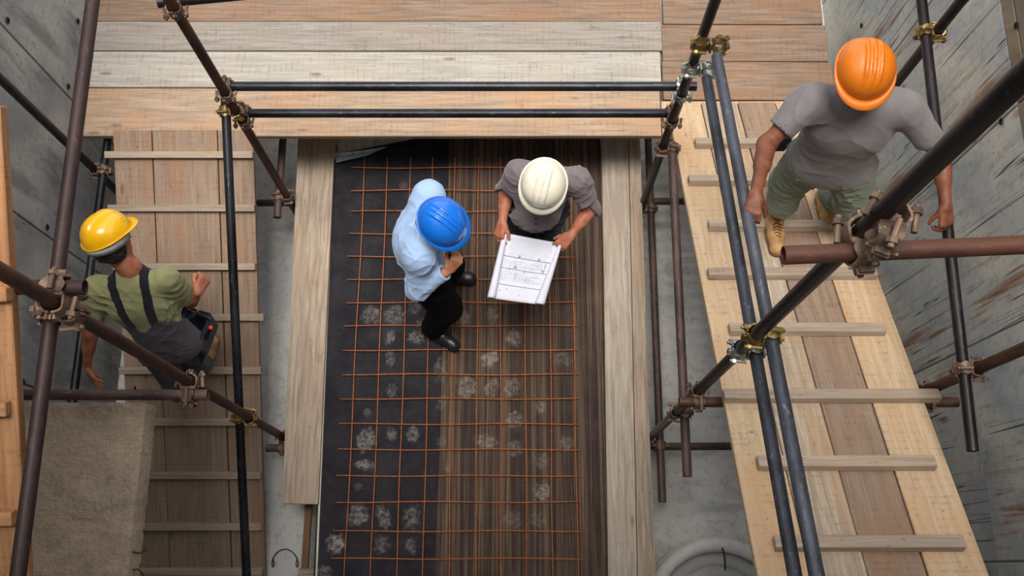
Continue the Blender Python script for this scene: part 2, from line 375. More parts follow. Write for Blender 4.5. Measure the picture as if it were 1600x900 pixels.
# membrane with dust prints
def rubber(name, base, striped):
    t = NT(name, 0.75, spec=0.18); co = t.coord(rnd=False)
    n = t.noise(co, 5, 6, 0.7); f = t.noise(co, 120, 4, 0.7)
    col = t.mix(t.rv(n, 0.35, 0.7), lin(base), lin('2c292e' if not striped else '3d2f29'))
    hb = f
    if striped:
        s = t.noise(t.coord((38, 0.35, 1), False), 1.0, 4, 0.75)
        s2 = t.noise(t.coord((9, 0.2, 1), False), 1.0, 2, 0.6)
        s3 = t.noise(t.coord((170, 1.5, 1), False), 1.0, 2, 0.6)
        k = t.math('MULTIPLY', t.rv(s, 0.42, 0.60), t.rv(s2, 0.30, 0.56))
        k = t.math('MULTIPLY', k, t.rv(s3, 0.30, 0.6))
        col = t.mix(t.math('MULTIPLY', k, 0.58), col, lin('8a7059'))
        col = t.mix(t.math('MULTIPLY', t.rv(s2, 0.56, 0.66), 0.6), col, lin('2d2728'))
    at = t.n('ShaderNodeAttribute', attribute_name='dust')
    d = t.math('MULTIPLY', at.outputs['Fac'], t.rv(t.noise(co, 30, 8, 0.85, 0.2), 0.38, 0.70))
    d2 = t.math('MULTIPLY', t.rv(f, 0.6, 0.8), 0.25)
    col = t.mix(t.math('MAXIMUM', t.math('MULTIPLY', d, 0.62), d2), col, lin('b5aca0'))
    return t.done(col, t.bump(f, 0.25, 0.002))
M['sheet_black'] = rubber('black_rubber_sheet', '1b191f', False)
M['sheet_brown'] = rubber('striped_brown_sheet', '2c2320', True)
M['sheet_back'] = plain('sheet_underside', 'a8b5be', 0.5, 0, 0.25, 14)
prints = []   # (world x, y, rx, ry, angle, strength)
for (px, py, rx, ry, s) in ((525, 850, .055, .055, 1.5), (572, 688, .055, .07, 1.0), (570, 726, .06, .03, .9), (560, 805, .06, .065, .9), (600, 808, .04, .07, .9), (643, 808, .05, .07, .6), (597, 851, .05, .05, .5),
        (641, 851, .03, .04, .6), (612, 678, .03, .04, .8), (645, 678, .035, .05, .8), (574, 645, .02, .03, .6), (612, 612, .03, .05, .5), (610, 560, .03, .06, .5), (580, 492, .06, .06, .6), (617, 492, .06, .07, .6), (650, 527, .05, .04, 1.), (610, 527, .03, .05, .7),
        (765, 560, .05, .06, 1.), (730, 605, .06, .07, .8), (768, 605, .04, .06, .6), (800, 605, .05, .06, .6), (803, 528, .05, .05, .8), (803, 655, .05, .05, .9), (760, 690, .07, .04, .7), (845, 636, .03, .04, .9), (848, 768, .05, .05, 1.), (803, 700, .05, .05, .5),
        (690, 630, .03, .05, .3), (770, 492, .04, .05, .5), (725, 500, .04, .06, .5), (722, 340, .03, .03, .3), (885, 693, .04, .05, .5), (846, 720, .04, .05, .4), (800, 812, .06, .05, .35), (840, 812, .05, .05, .35), (630, 290, .03, .03, .3), (645, 860, .02, .03, .5),
        (690, 690, .03, .03, .4), (688, 577, .04, .08, .4), (880, 560, .05, .05, .35), (660, 505, .04, .03, .8), (648, 480, .04, .05, .4), (502, 560, .01, .2, .4), (700, 730, .02, .03, .4), (895, 690, .02, .04, .3), (560, 760, .03, .02, .3), (505, 895, .05, .04, .7)):
    q = P(px, py, 0); prints.append((q.x, q.y, rx, ry, random.uniform(-.5, .5), s))
def sheet(name, quad, z0, mat, parent, lift=None, nx=150, ny=330):
    """quad = near-left, near-right, far-right, far-left (world x,y)"""
    q = [np.array(p[:2]) for p in quad]; u = np.linspace(0, 1, nx); v = np.linspace(0, 1, ny); U, V_ = np.meshgrid(u, v)
    XY = ((1-U)*(1-V_))[..., None]*q[0] + (U*(1-V_))[..., None]*q[1] + (U*V_)[..., None]*q[2] + ((1-U)*V_)[..., None]*q[3]
    X, Y = XY[..., 0], XY[..., 1]
    Z = z0 + 0.0015 * np.sin(X * 9 + 2 * np.sin(Y * 3)) * np.sin(Y * 6)
    if lift is not None: X, Y, Z = lift(X, Y, Z)
    dust = np.zeros_like(X)
    for (cx, cy, rx, ry, a, s) in prints:
        dx, dy = X - cx, Y - cy; ex = (dx * math.cos(a) + dy * math.sin(a)) / rx; ey = (-dx * math.sin(a) + dy * math.cos(a)) / ry
        r = np.sqrt(ex * ex + ey * ey) + 0.25 * np.sin(ex * 5 + cx * 40) * np.sin(ey * 5 + cy * 31)
        dust = np.maximum(dust, s * np.clip(1.25 - r, 0, 0.45) / 0.45)
    Vv = np.stack([X, Y, Z], -1).reshape(-1, 3); i = np.arange((ny - 1) * nx).reshape(ny - 1, nx)[:, :-1].ravel()
    me = np_mesh(name, Vv, np.stack([i, i + 1, i + nx + 1, i + nx], -1))
    at = me.attributes.new('dust', 'FLOAT', 'POINT'); at.data.foreach_set('value', dust.ravel().astype(np.float32))
    o = obj(name, me, mat, parent)
    sm = o.modifiers.new('thick', 'SOLIDIFY'); sm.thickness = 0.004; sm.offset = -1
    return o
br = sheet('rubber_sheet', [P(676, 915, 0), P(952, 915, 0), P(938, 205, 0), P(697, 205, 0)], -0.006, M['sheet_brown'], None, ny=330)
tag(br, 'brown striped rubber sheet under the right half of the rusty mesh', 'rubber sheet')
pe = [(523, 247), (545, 241), (572, 236), (603, 230), (640, 222.5), (670, 218.5), (702, 216.5)]
edge_w = [P(x, y, 0.0) for (x, y) in pe]
ex_ = np.array([p.x for p in edge_w]); ey_ = np.array([p.y for p in edge_w])
def curl(X, Y, Z):
    # V runs to the curled far edge: squeeze the far rows onto the edge line and let them rise
    ny_ = X.shape[0]; v = np.linspace(0, 1, ny_)[:, None] * np.ones_like(X)
    Ye = np.interp(X, ex_, ey_); Y0 = Y[0:1, :]; Yn = Y0 + (Ye - Y0) * v
    d = Ye - Yn; k = np.clip(1 - d / 0.16, 0, 1)
    return X, Yn, Z + 0.045 * k ** 2
bl = sheet('rubber_sheet', [P(489, 915, 0), P(679, 915, 0), P(702, 216.5, 0), P(523, 247, 0)], 0.001, M['sheet_black'], None, curl)
tag(bl, 'black rubber sheet under the left half of the rusty mesh, its far edge curled up', 'rubber sheet')
# folded-back lip of the black sheet
lipA = [P(521, 241, .06), P(545, 237.5, .062), P(572, 234, .062), P(603, 230, .055)]; lipB = [P(526, 254, .075), P(548, 249, .078), P(573, 243.5, .075), P(603, 230.5, .06)]
vs_ = []; 
for a, b in zip(lipA, lipB):
    for k in range(5):
        t_ = k / 4; vs_.append(a.lerp(b, t_) + Vector((0, 0, 0.012 * math.sin(math.pi * t_))))
fs_ = [(i*5+k, (i)*5+k+1, (i+1)*5+k+1, (i+1)*5+k) for i in range(3) for k in range(4)]
lp = obj('folded_edge', mesh('folded_edge', vs_, fs_, True), M['sheet_back'], bl); lp['label'] = 'grey underside of the curled edge'
sm = lp.modifiers.new('t', 'SOLIDIFY'); sm.thickness = 0.004
# edge boards
o = prism('edge_board', [P(440, 787, .05), P(497, 788, .05), P(523.5, 210, .05), P(466, 210, .05)], 0.045, M['edgewood'], None, bev=0.004)
tag(o, 'wide weathered board along the left edge of the deck, ending short of the bottom', 'board')
o.data = o.data
o = prism('batten', [P(492, 915, .02), P(495, 915, .02), P(524, 210, .02), P(521.5, 210, .02)], 0.03, M['whitewood'], None); tag(o, 'thin pale batten between the left edge board and the black sheet', 'batten')  # pale wood colour stands in for light on the board's side edge
o = prism('edge_board', [P(950.5, 915, .05), P(996, 915, .05), P(981.5, 210, .05), P(940, 210, .05)], 0.045, M['sideboard'], None, bev=0.004)
tag(o, 'wide pale grey board along the right edge of the deck, next to the striped sheet', 'board')
o = prism('edge_board', [P(997, 915, .06), P(1023, 915, .06), P(1000, 210, .06), P(982.5, 210, .06)], 0.055, M['edgewood'], None, bev=0.004)
tag(o, 'narrow brown board forming the outermost right edge of the deck', 'board')
o = prism('timber_strip', [P(470, 888, -.3), P(481, 888, -.3), P(489, 770, -.3), P(478, 770, -.3)], 0.03, M['brownwood'], None)
tag(o, 'thin brown timber strip below the end of the left edge board', 'timber')
o = prism('timber_block', [P(462, 925, -.32), P(495, 925, -.32), P(497, 889, -.32), P(466, 888, -.32)], 0.40, M['edgewood'], None, bev=.003)
tag(o, 'pale timber block at the bottom edge of the picture, under the deck corner', 'timber')
# the edge board grain runs along Y: rotate texture by giving those prisms their own mapping
for ob in [x for x in C.objects if x.name.startswith(('edge_board', 'batten', 'timber_strip'))]:
    ob.data.transform(Matrix.Rotation(-math.pi / 2, 4, 'Z')); ob.rotation_euler = (0, 0, math.pi / 2)

# ------------------------------------------------------------------ rusty rebar mesh
rm = empty('rebar_mesh', (-0.3, 1.3, 0.03), 'rusty welded reinforcement mesh lying on the rubber sheets', 'rebar mesh')
RZ = 0.028
rowsY = [(262, 549, 893), (297, 548, 894), (330, 547.5, 895), (365, 546, 896), (401, 543, 898), (436, 542, 899), (472.5, 541, 901), (509, 538, 902), (547, 536, 903), (585, 534, 903), (623, 531, 904), (662.5, 530, 905), (702.5, 528, 906), (743.5, 525, 907), (784.5, 525, 909), (830, 520, 909), (873, 517, 911), (917, 514, 912)]
def bar(name, pts, r=0.0042):
    c = pts[0]; me = path_mesh(name, [p - c for p in pts], r, 6); return obj(name, me, M['rebar'], rm, c, None, True)
for (y, x0, x1) in rowsY:
    n = 14; ph = random.random() * 6
    bar('cross_bar', [P(x0 + (x1 - x0) * i / n, y + 0.9 * math.sin(ph + i * .7) , RZ + 0.006 + 0.002 * math.sin(i + ph)) for i in range(n + 1)])
topx = [569.75, 605, 640.75, 676, 710.75, 747.75, 782.5, 819.5, 857, 892]; botx = [539.5, 580, 620.5, 661.25, 701.5, 743, 782.75, 823, 863.5, 903]
for a, b in zip(topx, botx):
    n = 16; ph = random.random() * 6; y0, y1 = 246, 935; k = (b - a) / (873 - 262)
    bar('long_bar', [P(a + k * (y0 + (y1 - y0) * i / n - 262) + 0.7 * math.sin(ph + i * .8), y0 + (y1 - y0) * i / n, RZ - 0.003) for i in range(n + 1)])

# ------------------------------------------------------------------ ramps
def ramp(name, label, xs, ya, za, yb, zb, mat, T=0.04, mats=None):
    """boards with edges xs, running from (ya,za) at the top to (yb,zb)"""
    e = empty(name, ((xs[0] + xs[-1]) / 2, (ya + yb) / 2, (za + zb) / 2), label, 'ramp')
    up = Vector((0, -(zb - za), (yb - ya))); up = up if up.z > 0 else -up
    for i in range(len(xs) - 1):
        dz = 0.003 * (i % 2); m_ = (mats[i] if mats else mat)
        board('plank', ((xs[i] + xs[i+1]) / 2, ya, za + dz), ((xs[i] + xs[i+1]) / 2, yb, zb + dz), xs[i+1] - xs[i] - 0.006, T, m_, e, up, 0.002, segs=8)
    return e, up.normalized()
def on_plane(px, py, ya, za, yb, zb):
    """point of the ramp plane seen at pixel"""
    u = (px - 800) / FPX; v = (py - 450) / FPX; d = CT + v * ST; s = (zb - za) / (yb - ya)
    b = (ST - v * CT) / d     # Y=b*k, z=H-k ; z = za + s*(Y-ya)
    k = (H - za + s * ya) / (1 + s * b); return Vector((k * u / d, k * b, H - k))
def cleat(e, up, px0, px1, py, pl, mat, w_=0.045, t_=0.045):
    a = on_plane(px0, py, *pl); b = on_plane(px1, py, *pl); y = (a.y + b.y) / 2; z = (a.z + b.z) / 2
    off = up * t_
    board('cleat', Vector((a.x, a.y, a.z)) + off, Vector((b.x, b.y, b.z)) + off, w_, t_, mat, e, up, 0.0005, 0.003, segs=1)
plL = (2.82, 0.665, -0.62, -0.78)
sl = (plL[3] - plL[1]) / (plL[2] - plL[0])
eL, upL = ramp('timber_ramp', 'dusty left timber ramp with cross cleats, rising to the platform under the worker in overalls', [-2.66, -2.40, -1.965, -1.725], *plL, M['rampwood'])
for (x0, x1, y) in ((167, 397, 240), (172, 400, 323), (180, 401, 414), (186, 414, 493), (189, 410, 576), (210, 411, 656), (214, 410, 739), (215, 411, 819), (215, 412, 889)):
    cleat(eL, upL, x0, x1, y + 2, plL, M['cleatwood'])
plR = (3.03, 0.66, -0.75, 2.62)
eR, upR = ramp('timber_ramp', 'pale right timber ramp with cross cleats, climbing beneath the worker in the orange hard hat', [1.04, 1.27, 1.515, 1.77, 2.03], *plR, M['newwood'], mats=[M['newwood'], M['deckwood'], M['rampwood'], M['newwood']])
for (x0, x1, y) in ((1085, 1330, 228), (1075, 1350, 286), (1106, 1380, 357), (1105, 1367, 432), (1138, 1380, 519), (1129, 1465, 623), (1182, 1458, 728), (1208, 1502, 853), (1190, 1560, 985)):
    cleat(eR, upR, x0, x1, y, plR, M['cleatwood'], 0.06, 0.045)
plU = (1.5, 3.582, -1.2, 2.45)
eU, upU = ramp('timber_ramp', 'orange timber ramp close to the lens at the left edge of the picture', [-2.70, -2.2, -1.715], *plU, M['orangewood'], T=0.05)
for (x1, y) in ((20, 458), (19, 636), (28, 805)):
    cleat(eU, upU, x1 - 420, x1, y, plU, M['orangewood'], 0.05, 0.045)

# landing slab lower left
def slab():
    import bmesh
    top = [P(235, 628, 1.75), P(-330, 628, 1.75), P(-330, 1020, 1.75), P(190, 1020, 1.75)]
    x1 = P(222, 690, 1.75).x; y1 = P(222, 629, 1.75).y
    nx, ny = 60, 90; X = np.linspace(-2.94, x1, nx); Y = np.linspace(-1.3, y1, ny); V, F = [], []
    rng = np.random.RandomState(3)
    def jag(t, s): return 0.002 * np.sin(t * 91 + s) + 0.002 * np.sin(t * 173 + 2 * s) + 0.001 * np.sin(t * 15 + s)
    lay = [(1.75, 0), (1.735, 0.006), (1.66, 0.012), (1.60, 0.0)]
    gx, gy = np.meshgrid(X, Y); Z = 1.75 + 0.004 * np.sin(gx * 21 + gy * 9) * np.sin(gy * 17) + rng.uniform(-0.0035, 0.0035, gx.shape)
    gx[:, -1] = x1 + jag(Y, 0); gy[-1, :] = y1 + jag(X, 1) * .5
    V = [tuple(p) for p in np.stack([gx, gy, Z], -1).reshape(-1, 3)]
    F = [(j * nx + i, j * nx + i + 1, (j + 1) * nx + i + 1, (j + 1) * nx + i) for j in range(ny - 1) for i in range(nx - 1)]
    rim = [(0 * nx + i) for i in range(nx)] + [(j * nx + nx - 1) for j in range(1, ny)] + [((ny - 1) * nx + i) for i in range(nx - 2, -1, -1)] + [(j * nx) for j in range(ny - 2, 0, -1)]
    prev = rim
    for li, (z, off) in enumerate(((1.73, .004), (1.68, .010), (1.62, .006))):
        cur = []
        for k, r in enumerate(rim):
            x, y, zz = V[r]; ox = (off + 0.003 * math.sin(k * 2.7 + li) + 0.002 * math.sin(k * 1.6 + li * 2)) if abs(x - x1) < .05 else 0
            V.append((x + ox, y, z)); cur.append(len(V) - 1)
        for k in range(len(rim)):
            a, b = prev[k], prev[(k + 1) % len(rim)]; c_, d_ = cur[(k + 1) % len(rim)], cur[k]
            F.append((a, d_, c_, b))
        prev = cur
    F.append(tuple(prev))
    me = mesh('concrete_landing', V, F, True)
    try: me.set_sharp_from_angle(angle=math.radians(50))
    except Exception: pass
    o = obj('concrete_landing', me, M['slab']); tag(o, 'rough beige concrete landing slab at the lower left, broken along its right edge', 'slab')
    for (a, b, c_) in (((206, 618, 1.78), (211, 604, 1.82), (213, 622, 1.74)), ((207, 862, 1.74), (218, 865, 1.72), (228, 858, 1.74)), ((208, 891, 1.73), (216, 889, 1.72), (225, 899, 1.70))):
        pts = [P(*a), P(*b), P(*c_)]; q = obj('tie_wire', path_mesh('tie_wire', pts, 0.004, 6), M['tube_rust'], o)
slab()

# ------------------------------------------------------------------ scaffold tubes
A = Vector((-1.60, 2.56, 0)); B = Vector((0.948, 2.556, 0)); Cc = Vector((0.948, 0.882, 0)); D = Vector((-1.58, 0.89, 0)); E_ = Vector((2.15, 2.62, 0)); F_ = Vector((2.115, 0.884, 0)); G = Vector((-2.815, 2.60, 0))
def post(p, z1, mat, label, z0=FZ + 0.002): return tube((p.x, p.y, z0), (p.x, p.y, z1), mat, label)
post(A, 4.6, 'tube_rust', 'upright rusty brown scaffold post at the upper left corner of the deck')
post(B, 4.7, 'tube_dark', 'upright scaffold post at the upper right corner of the deck')
post(Cc, 6.0, 'tube_dark', 'thick upright scaffold post that leans in from the upper right corner, nearest the lens')
post(D, 5.6, 'tube_rust', 'rusty upright scaffold post from the left edge, in front of the worker in overalls')
post(E_, 5.0, 'tube_dark', 'upright scaffold post behind the orange hard hat, against the streaked wall')
post(F_, 3.9, 'tube_rust', 'upright scaffold post at the right edge of the picture, outside the right ramp')
post(G, 3.6, 'tube_dark', 'upright dark scaffold post against the left wall, above the yellow hard hat')
yr1 = 2.612
def XT(px0, px1, py, y, mat, label):   # tube along X: the height follows from the row and the depth
    v = (py - 450) / FPX; b = (ST - v * CT) / (CT + v * ST); h = H - y / b; a, c_ = P(px0, py, h), P(px1, py, h)
    tube(a, c_, mat, label); return h
hr1 = XT(343, 1088, 135, yr1, 'tube_black', 'upper of the two black guard rails across the front of the platform')
hr2 = XT(386, 1058, 177, yr1, 'tube_black', 'lower of the two black guard rails across the front of the platform')
hTop = 2.62
tube(P(247, 4, 2.50), P(500, -20, 2.50), 'tube_dark', 'short scaffold tube end at the top edge of the picture, beside the upper left post')
tube(P(402, 317, -.17), P(1200, 314, -.17), 'tube_brown', 'thin brown cross tube under the deck, far side')
tube(P(416, 700, -.17), P(1230, 697, -.17), 'tube_brown', 'thin brown cross tube under the deck, near side')
tube(P(153, -60, 3.18), P(24, 930, 3.18), 'tube_umber', 'long dark tube running from top to bottom near the left edge, close to the lens')
tube(P(-60, 449, 3.30), P(133, 449, 3.30), 'tube_rust', 'open-ended rusty tube stub beside the big clamps at the left')
tube(P(-30, 617, 1.85), P(325, 617, 1.85), 'tube_brown', 'horizontal brown tube across the back edge of the concrete landing')
tube(P(170, 205, 0.50), P(112, 640, 0.50), 'tube_black', 'dark tube low along the left wall, behind the worker in overalls')
tube(P(351, 128, 1.52), P(388, 960, 0.25), 'tube_black', 'sloping black handrail tube beside the left ramp')
tube(P(1011.5, 190, -0.10), P(1035, 785, -0.10), 'tube_brown', 'lower brown tube running between the deck and the right ramp, ending in the open')
tube(P(1050, 235, 0.98), P(1074, 745, 0.98), 'tube_brown', 'upper brown tube beside the right ramp, with its cut end hanging free')
tube(P(1224, 399, 4.03), P(1680, 379, 4.03), 'tube_rust', 'rusty open-ended tube across the right side, clamped to the thick post close to the lens', 0.026)
z17 = 1.655; xa = P(1031 + 0, 608, z17)
tube((P(1060, 611, z17).x, 0.826, z17), (P(1494, 611, z17).x, 0.826, z17), 'tube_rust', 'rusty cross tube that carries the right ramp, open end left of the ramp')
tube(P(1104, 122, 2.03), P(1250, 945, 2.95), 'tube_slate', 'left of the two sloping black handrails over the right ramp')
tube(P(1120, 88, 2.29), P(1285, 945, 3.21), 'tube_slate', 'right of the two sloping black handrails over the right ramp, gripped by the worker')
tube(P(1432, -70, 2.2), P(1520, 705, 2.2), 'tube_dark', 'long dark tube down the wall side of the ramp at the right, cut end free')
tube((-1.66, 2.40, 0.13), (-1.66, 3.1, 0.13), 'tube_brown', 'short brown tube under the platform edge beside the left ramp')

# ------------------------------------------------------------------ couplers
def shell_mesh(name, r0, r1, a0, a1, wid, n=12, flare=0.006, lip=0.012):
    """half ring around local X; scalloped sides; lips at the ends"""
    vs_, fs = [], []
    for i in range(n + 1):
        t_ = i / n; a = a0 + (a1 - a0) * t_; w2 = wid / 2 + flare * math.cos(2 * math.pi * t_ * 2)
        for (r, x) in ((r0, -w2), (r0, w2), (r1, w2), (r1, -w2)):
            vs_.append((x, r * math.cos(a), r * math.sin(a)))
    for (ii, a) in ((0, a0), (n, a1)):      # radial lips
        pass
    for i in range(n):
        for j in range(4):
            a_, b_ = i * 4 + j, i * 4 + (j + 1) % 4; fs.append((a_, b_, b_ + 4, a_ + 4))
    fs.append((3, 2, 1, 0)); m = n * 4; fs.append((m, m + 1, m + 2, m + 3))
    base = len(vs_)
    for (a, sgn) in ((a0, -1), (a1, 1)):
        rd = Vector((0, math.cos(a), math.sin(a))); tn = Vector((0, -math.sin(a), math.cos(a))) * sgn
        b0 = len(vs_)
        for dr in (r0, r1 + lip):
            for dt in (-0.004, 0.002):
                for x in (-wid * 0.32, wid * 0.32): p = rd * dr + tn * dt; vs_.append((x, p.y, p.z))
        for f in ((0, 1, 3, 2), (4, 6, 7, 5), (0, 4, 5, 1), (2, 3, 7, 6), (0, 2, 6, 4), (1, 5, 7, 3)): fs.append(tuple(b0 + q for q in f))
    return mesh(name, vs_, fs)
def bolt_mesh(name):
    vs_, fs = [], []
    def cyl(r, z0, z1, n):
        b = len(vs_)
        for z in (z0, z1):
            for j in range(n): a = 2 * math.pi * j / n; vs_.append((r * math.cos(a), r * math.sin(a), z))
        for j in range(n): fs.append((b + j, b + (j + 1) % n, b + n + (j + 1) % n, b + n + j))
        fs.append(tuple(b + j for j in reversed(range(n)))); fs.append(tuple(b + n + j for j in range(n)))
    cyl(0.0065, -0.022, 0.036, 10)
    return mesh(name, vs_, fs)
def hexm(name, r, t_):
    n = 6; vs_ = [(r * math.cos(2*math.pi*j/n), r * math.sin(2*math.pi*j/n), z) for z in (-t_/2, t_/2) for j in range(n)]
    fs = [(j, (j+1) % n, n + (j+1) % n, n + j) for j in range(n)] + [tuple(reversed(range(n))), tuple(range(n, 2*n))]
    return mesh(name, vs_, fs)
ME_sad = shell_mesh('saddle', 0.027, 0.033, math.radians(20), math.radians(200), 0.052)
ME_flap = shell_mesh('flap', 0.0268, 0.0325, math.radians(-150), math.radians(10), 0.046, flare=0.004)
ME_bolt = bolt_mesh('bolt'); ME_nut = hexm('nut', 0.0125, 0.012); ME_blk = box_mesh('centre_plate', 0.05, 0.05, 0.012, 0.002)
def coupler(pt, da, db, mat, label, off=0.0265, spin=1, scale=1.15):
    """pt = midpoint between the tubes; tube a runs along da on the +n side, tube b along db on the -n side"""
    da = Vector(da).normalized(); n = da.cross(Vector(db)).normalized() * spin; R = frame(da, n)
    e = bpy.data.objects.new('scaffold_coupler', None); e.empty_display_size = .05; C.objects.link(e); e.location = pt; e.rotation_euler = R.to_euler(); e.scale = (scale,) * 3
    tag(e, label, 'clamp')
    half = {}
    for sgn, rotm in ((1, Matrix.Identity(3)), (-1, Matrix.Rotation(math.pi / 2, 3, 'Z') @ Matrix.Rotation(math.pi, 3, 'X'))):
        for nm, me in (('saddle', ME_sad), ('flap', ME_flap)):
            m2 = me
            o = bpy.data.objects.new(nm, m2); C.objects.link(o); o.parent = e
            base = Matrix.Rotation(math.radians(70 if nm == 'saddle' else 70), 3, 'X')
            o.rotation_euler = (rotm @ base).to_euler(); o.location = rotm @ Vector((0, 0, off / scale))
            o.data = cmat(me, mat)
        for (y, ang) in ((0.044, 0), (-0.044, 0)):
            b = bpy.data.objects.new('bolt', cmat(ME_bolt, mat)); C.objects.link(b); b.parent = e
            b.location = rotm @ Vector((0.004, y, off / scale + 0.004)); b.rotation_euler = (rotm @ Matrix.Rotation(math.radians(8 if y > 0 else -12), 3, 'X')).to_euler()
            nt = bpy.data.objects.new('nut', cmat(ME_nut, mat)); C.objects.link(nt); nt.parent = b; nt.location = (0, 0, 0.022)
    o = bpy.data.objects.new('centre_plate', cmat(ME_blk, mat)); C.objects.link(o); o.parent = e
    return e
_cm = {}
def cmat(me, mat):
    k = (me.name, mat)
    if k not in _cm:
        m2 = me.copy(); m2.materials.clear(); m2.materials.append(M[mat]); _cm[k] = m2
    return _cm[k]
def closest(p0, p1, q0, q1):
    d1, d2 = p1 - p0, q1 - q0; r = p0 - q0; a, e, f_ = d1.dot(d1), d2.dot(d2), d2.dot(r); b, c_ = d1.dot(d2), d1.dot(r)
    den = a * e - b * b; s = min(1, max(0, (b * f_ - c_ * e) / den)) if den > 1e-9 else 0
    t_ = min(1, max(0, (b * s + f_) / e)); return p0 + d1 * s, q0 + d2 * t_
def tfind(key):
    for o in C.objects:
        if o.name.startswith('scaffold_tube') and key in o['label']:
            R = o.rotation_euler.to_matrix() @ Vector((0, 0, 1)); L = max(v.co.z for v in o.data.vertices)
            return o.location - R * L, o.location + R * L
    raise KeyError(key)
def join(k1, k2, mat, label, scale=1.15):
    a, b = tfind(k1), tfind(k2); p, q = closest(*a, *b); n = (p - q)
    d = n.length; da, db = a[1] - a[0], b[1] - b[0]
    sp = 1 if da.cross(db).dot(n) >= 0 else -1
    return coupler((p + q) / 2, da, db, mat, label, off=max(0.0255, min(d / 2, 0.045)), spin=sp, scale=scale)
KA, KB, KC, KD, KE, KF, KG = 'upper left corner', 'upper right corner of the deck', 'thick upright', 'rusty upright', 'behind the orange', 'right edge of the picture, outside', 'above the yellow'
join(KA, 'upper of the two', 'fitting', 'clamp joining the left end of the upper guard rail to its post')
join(KA, 'lower of the two', 'fitting', 'clamp joining the left end of the lower guard rail to its post')
join(KB, 'upper of the two', 'silver', 'clamp joining the right end of the upper guard rail to its post')
join(KB, 'lower of the two', 'fitting', 'clamp joining the right end of the lower guard rail to its post')
join('sloping black handrail tube beside the left', KA, 'brass', 'brass-coloured clamp at the head of the left ramp handrail')
join('sloping black handrail tube beside the left', KD, 'brass', 'brass-coloured clamp low on the rusty post where the left handrail crosses it')
join('left of the two sloping', KB, 'silver', 'bright zinc clamp at the far end of the left sloping handrail')
join('right of the two sloping', KB, 'brass', 'gold-coloured clamp at the far end of the right sloping handrail')
join('left of the two sloping', KC, 'silver', 'zinc clamp where the thick post crosses the left sloping handrail')
join('right of the two sloping', KC, 'brass', 'gold-coloured clamp where the thick post crosses the right sloping handrail')
join('upper brown tube', KB, 'fitting', 'brown clamp on the far right post, at the top of the upper brown tube')
join('upper brown tube', KC, 'fitting', 'brown clamp on the foot of the thick post, at the upper brown tube')
join('lower brown tube', KB, 'fitting', 'brown clamp at the foot of the upper right post, beside the deck edge')
join('lower brown tube', 'under the deck, near side', 'fitting', 'dark rusty clamp at the deck edge on the near cross tube')
join('carries the right ramp', KC, 'fitting', 'brown clamp on the open-ended cross tube left of the right ramp')
join('carries the right ramp', KF, 'fitting', 'dark clamp tucked under the right edge of the right ramp')
join('open-ended tube across', KC, 'fitting', 'large rusty clamp close to the lens joining the thick post and the open-ended tube', 1.4)
join('wall side of the ramp', KE, 'brass', 'brass-coloured clamp on the wall-side tube at the top right')
join('wall side of the ramp', KF, 'fitting', 'dirty clamp on the wall-side tube at the right edge')
join('near the left edge', KD, 'fitting', 'rusty clamp on the long left tube, lower one of the pair', 1.4)
join('open-ended rusty tube stub', KD, 'fitting', 'large rusty clamp gripping the tube stub at the left', 1.4)
join('across the back edge', KD, 'fitting', 'pale clamp at the right end of the tube behind the concrete landing', 1.4)
join('low along the left wall', KG, 'fitting', 'dark clamp on the left wall post, at the upper left')
join('short scaffold tube end', KA, 'fitting', 'clamp at the very top edge on the upper left post')
join('under the platform edge', KA, 'fitting', 'brown clamp halfway up the upper left post, below the platform')
join('under the deck, near side', KD, 'fitting', 'clamp at the foot of the rusty left post')
# loose swivel clamp hanging on the thick post
cp = P(1392, 318, 4.15)
coupler(Vector((Cc.x + 0.02, Cc.y - .03, 4.18)), (0, 0, 1), (1, -0.4, 0), 'fitting', 'second large rusty clamp on the thick post, its free jaw hanging open', spin=1, scale=1.35)

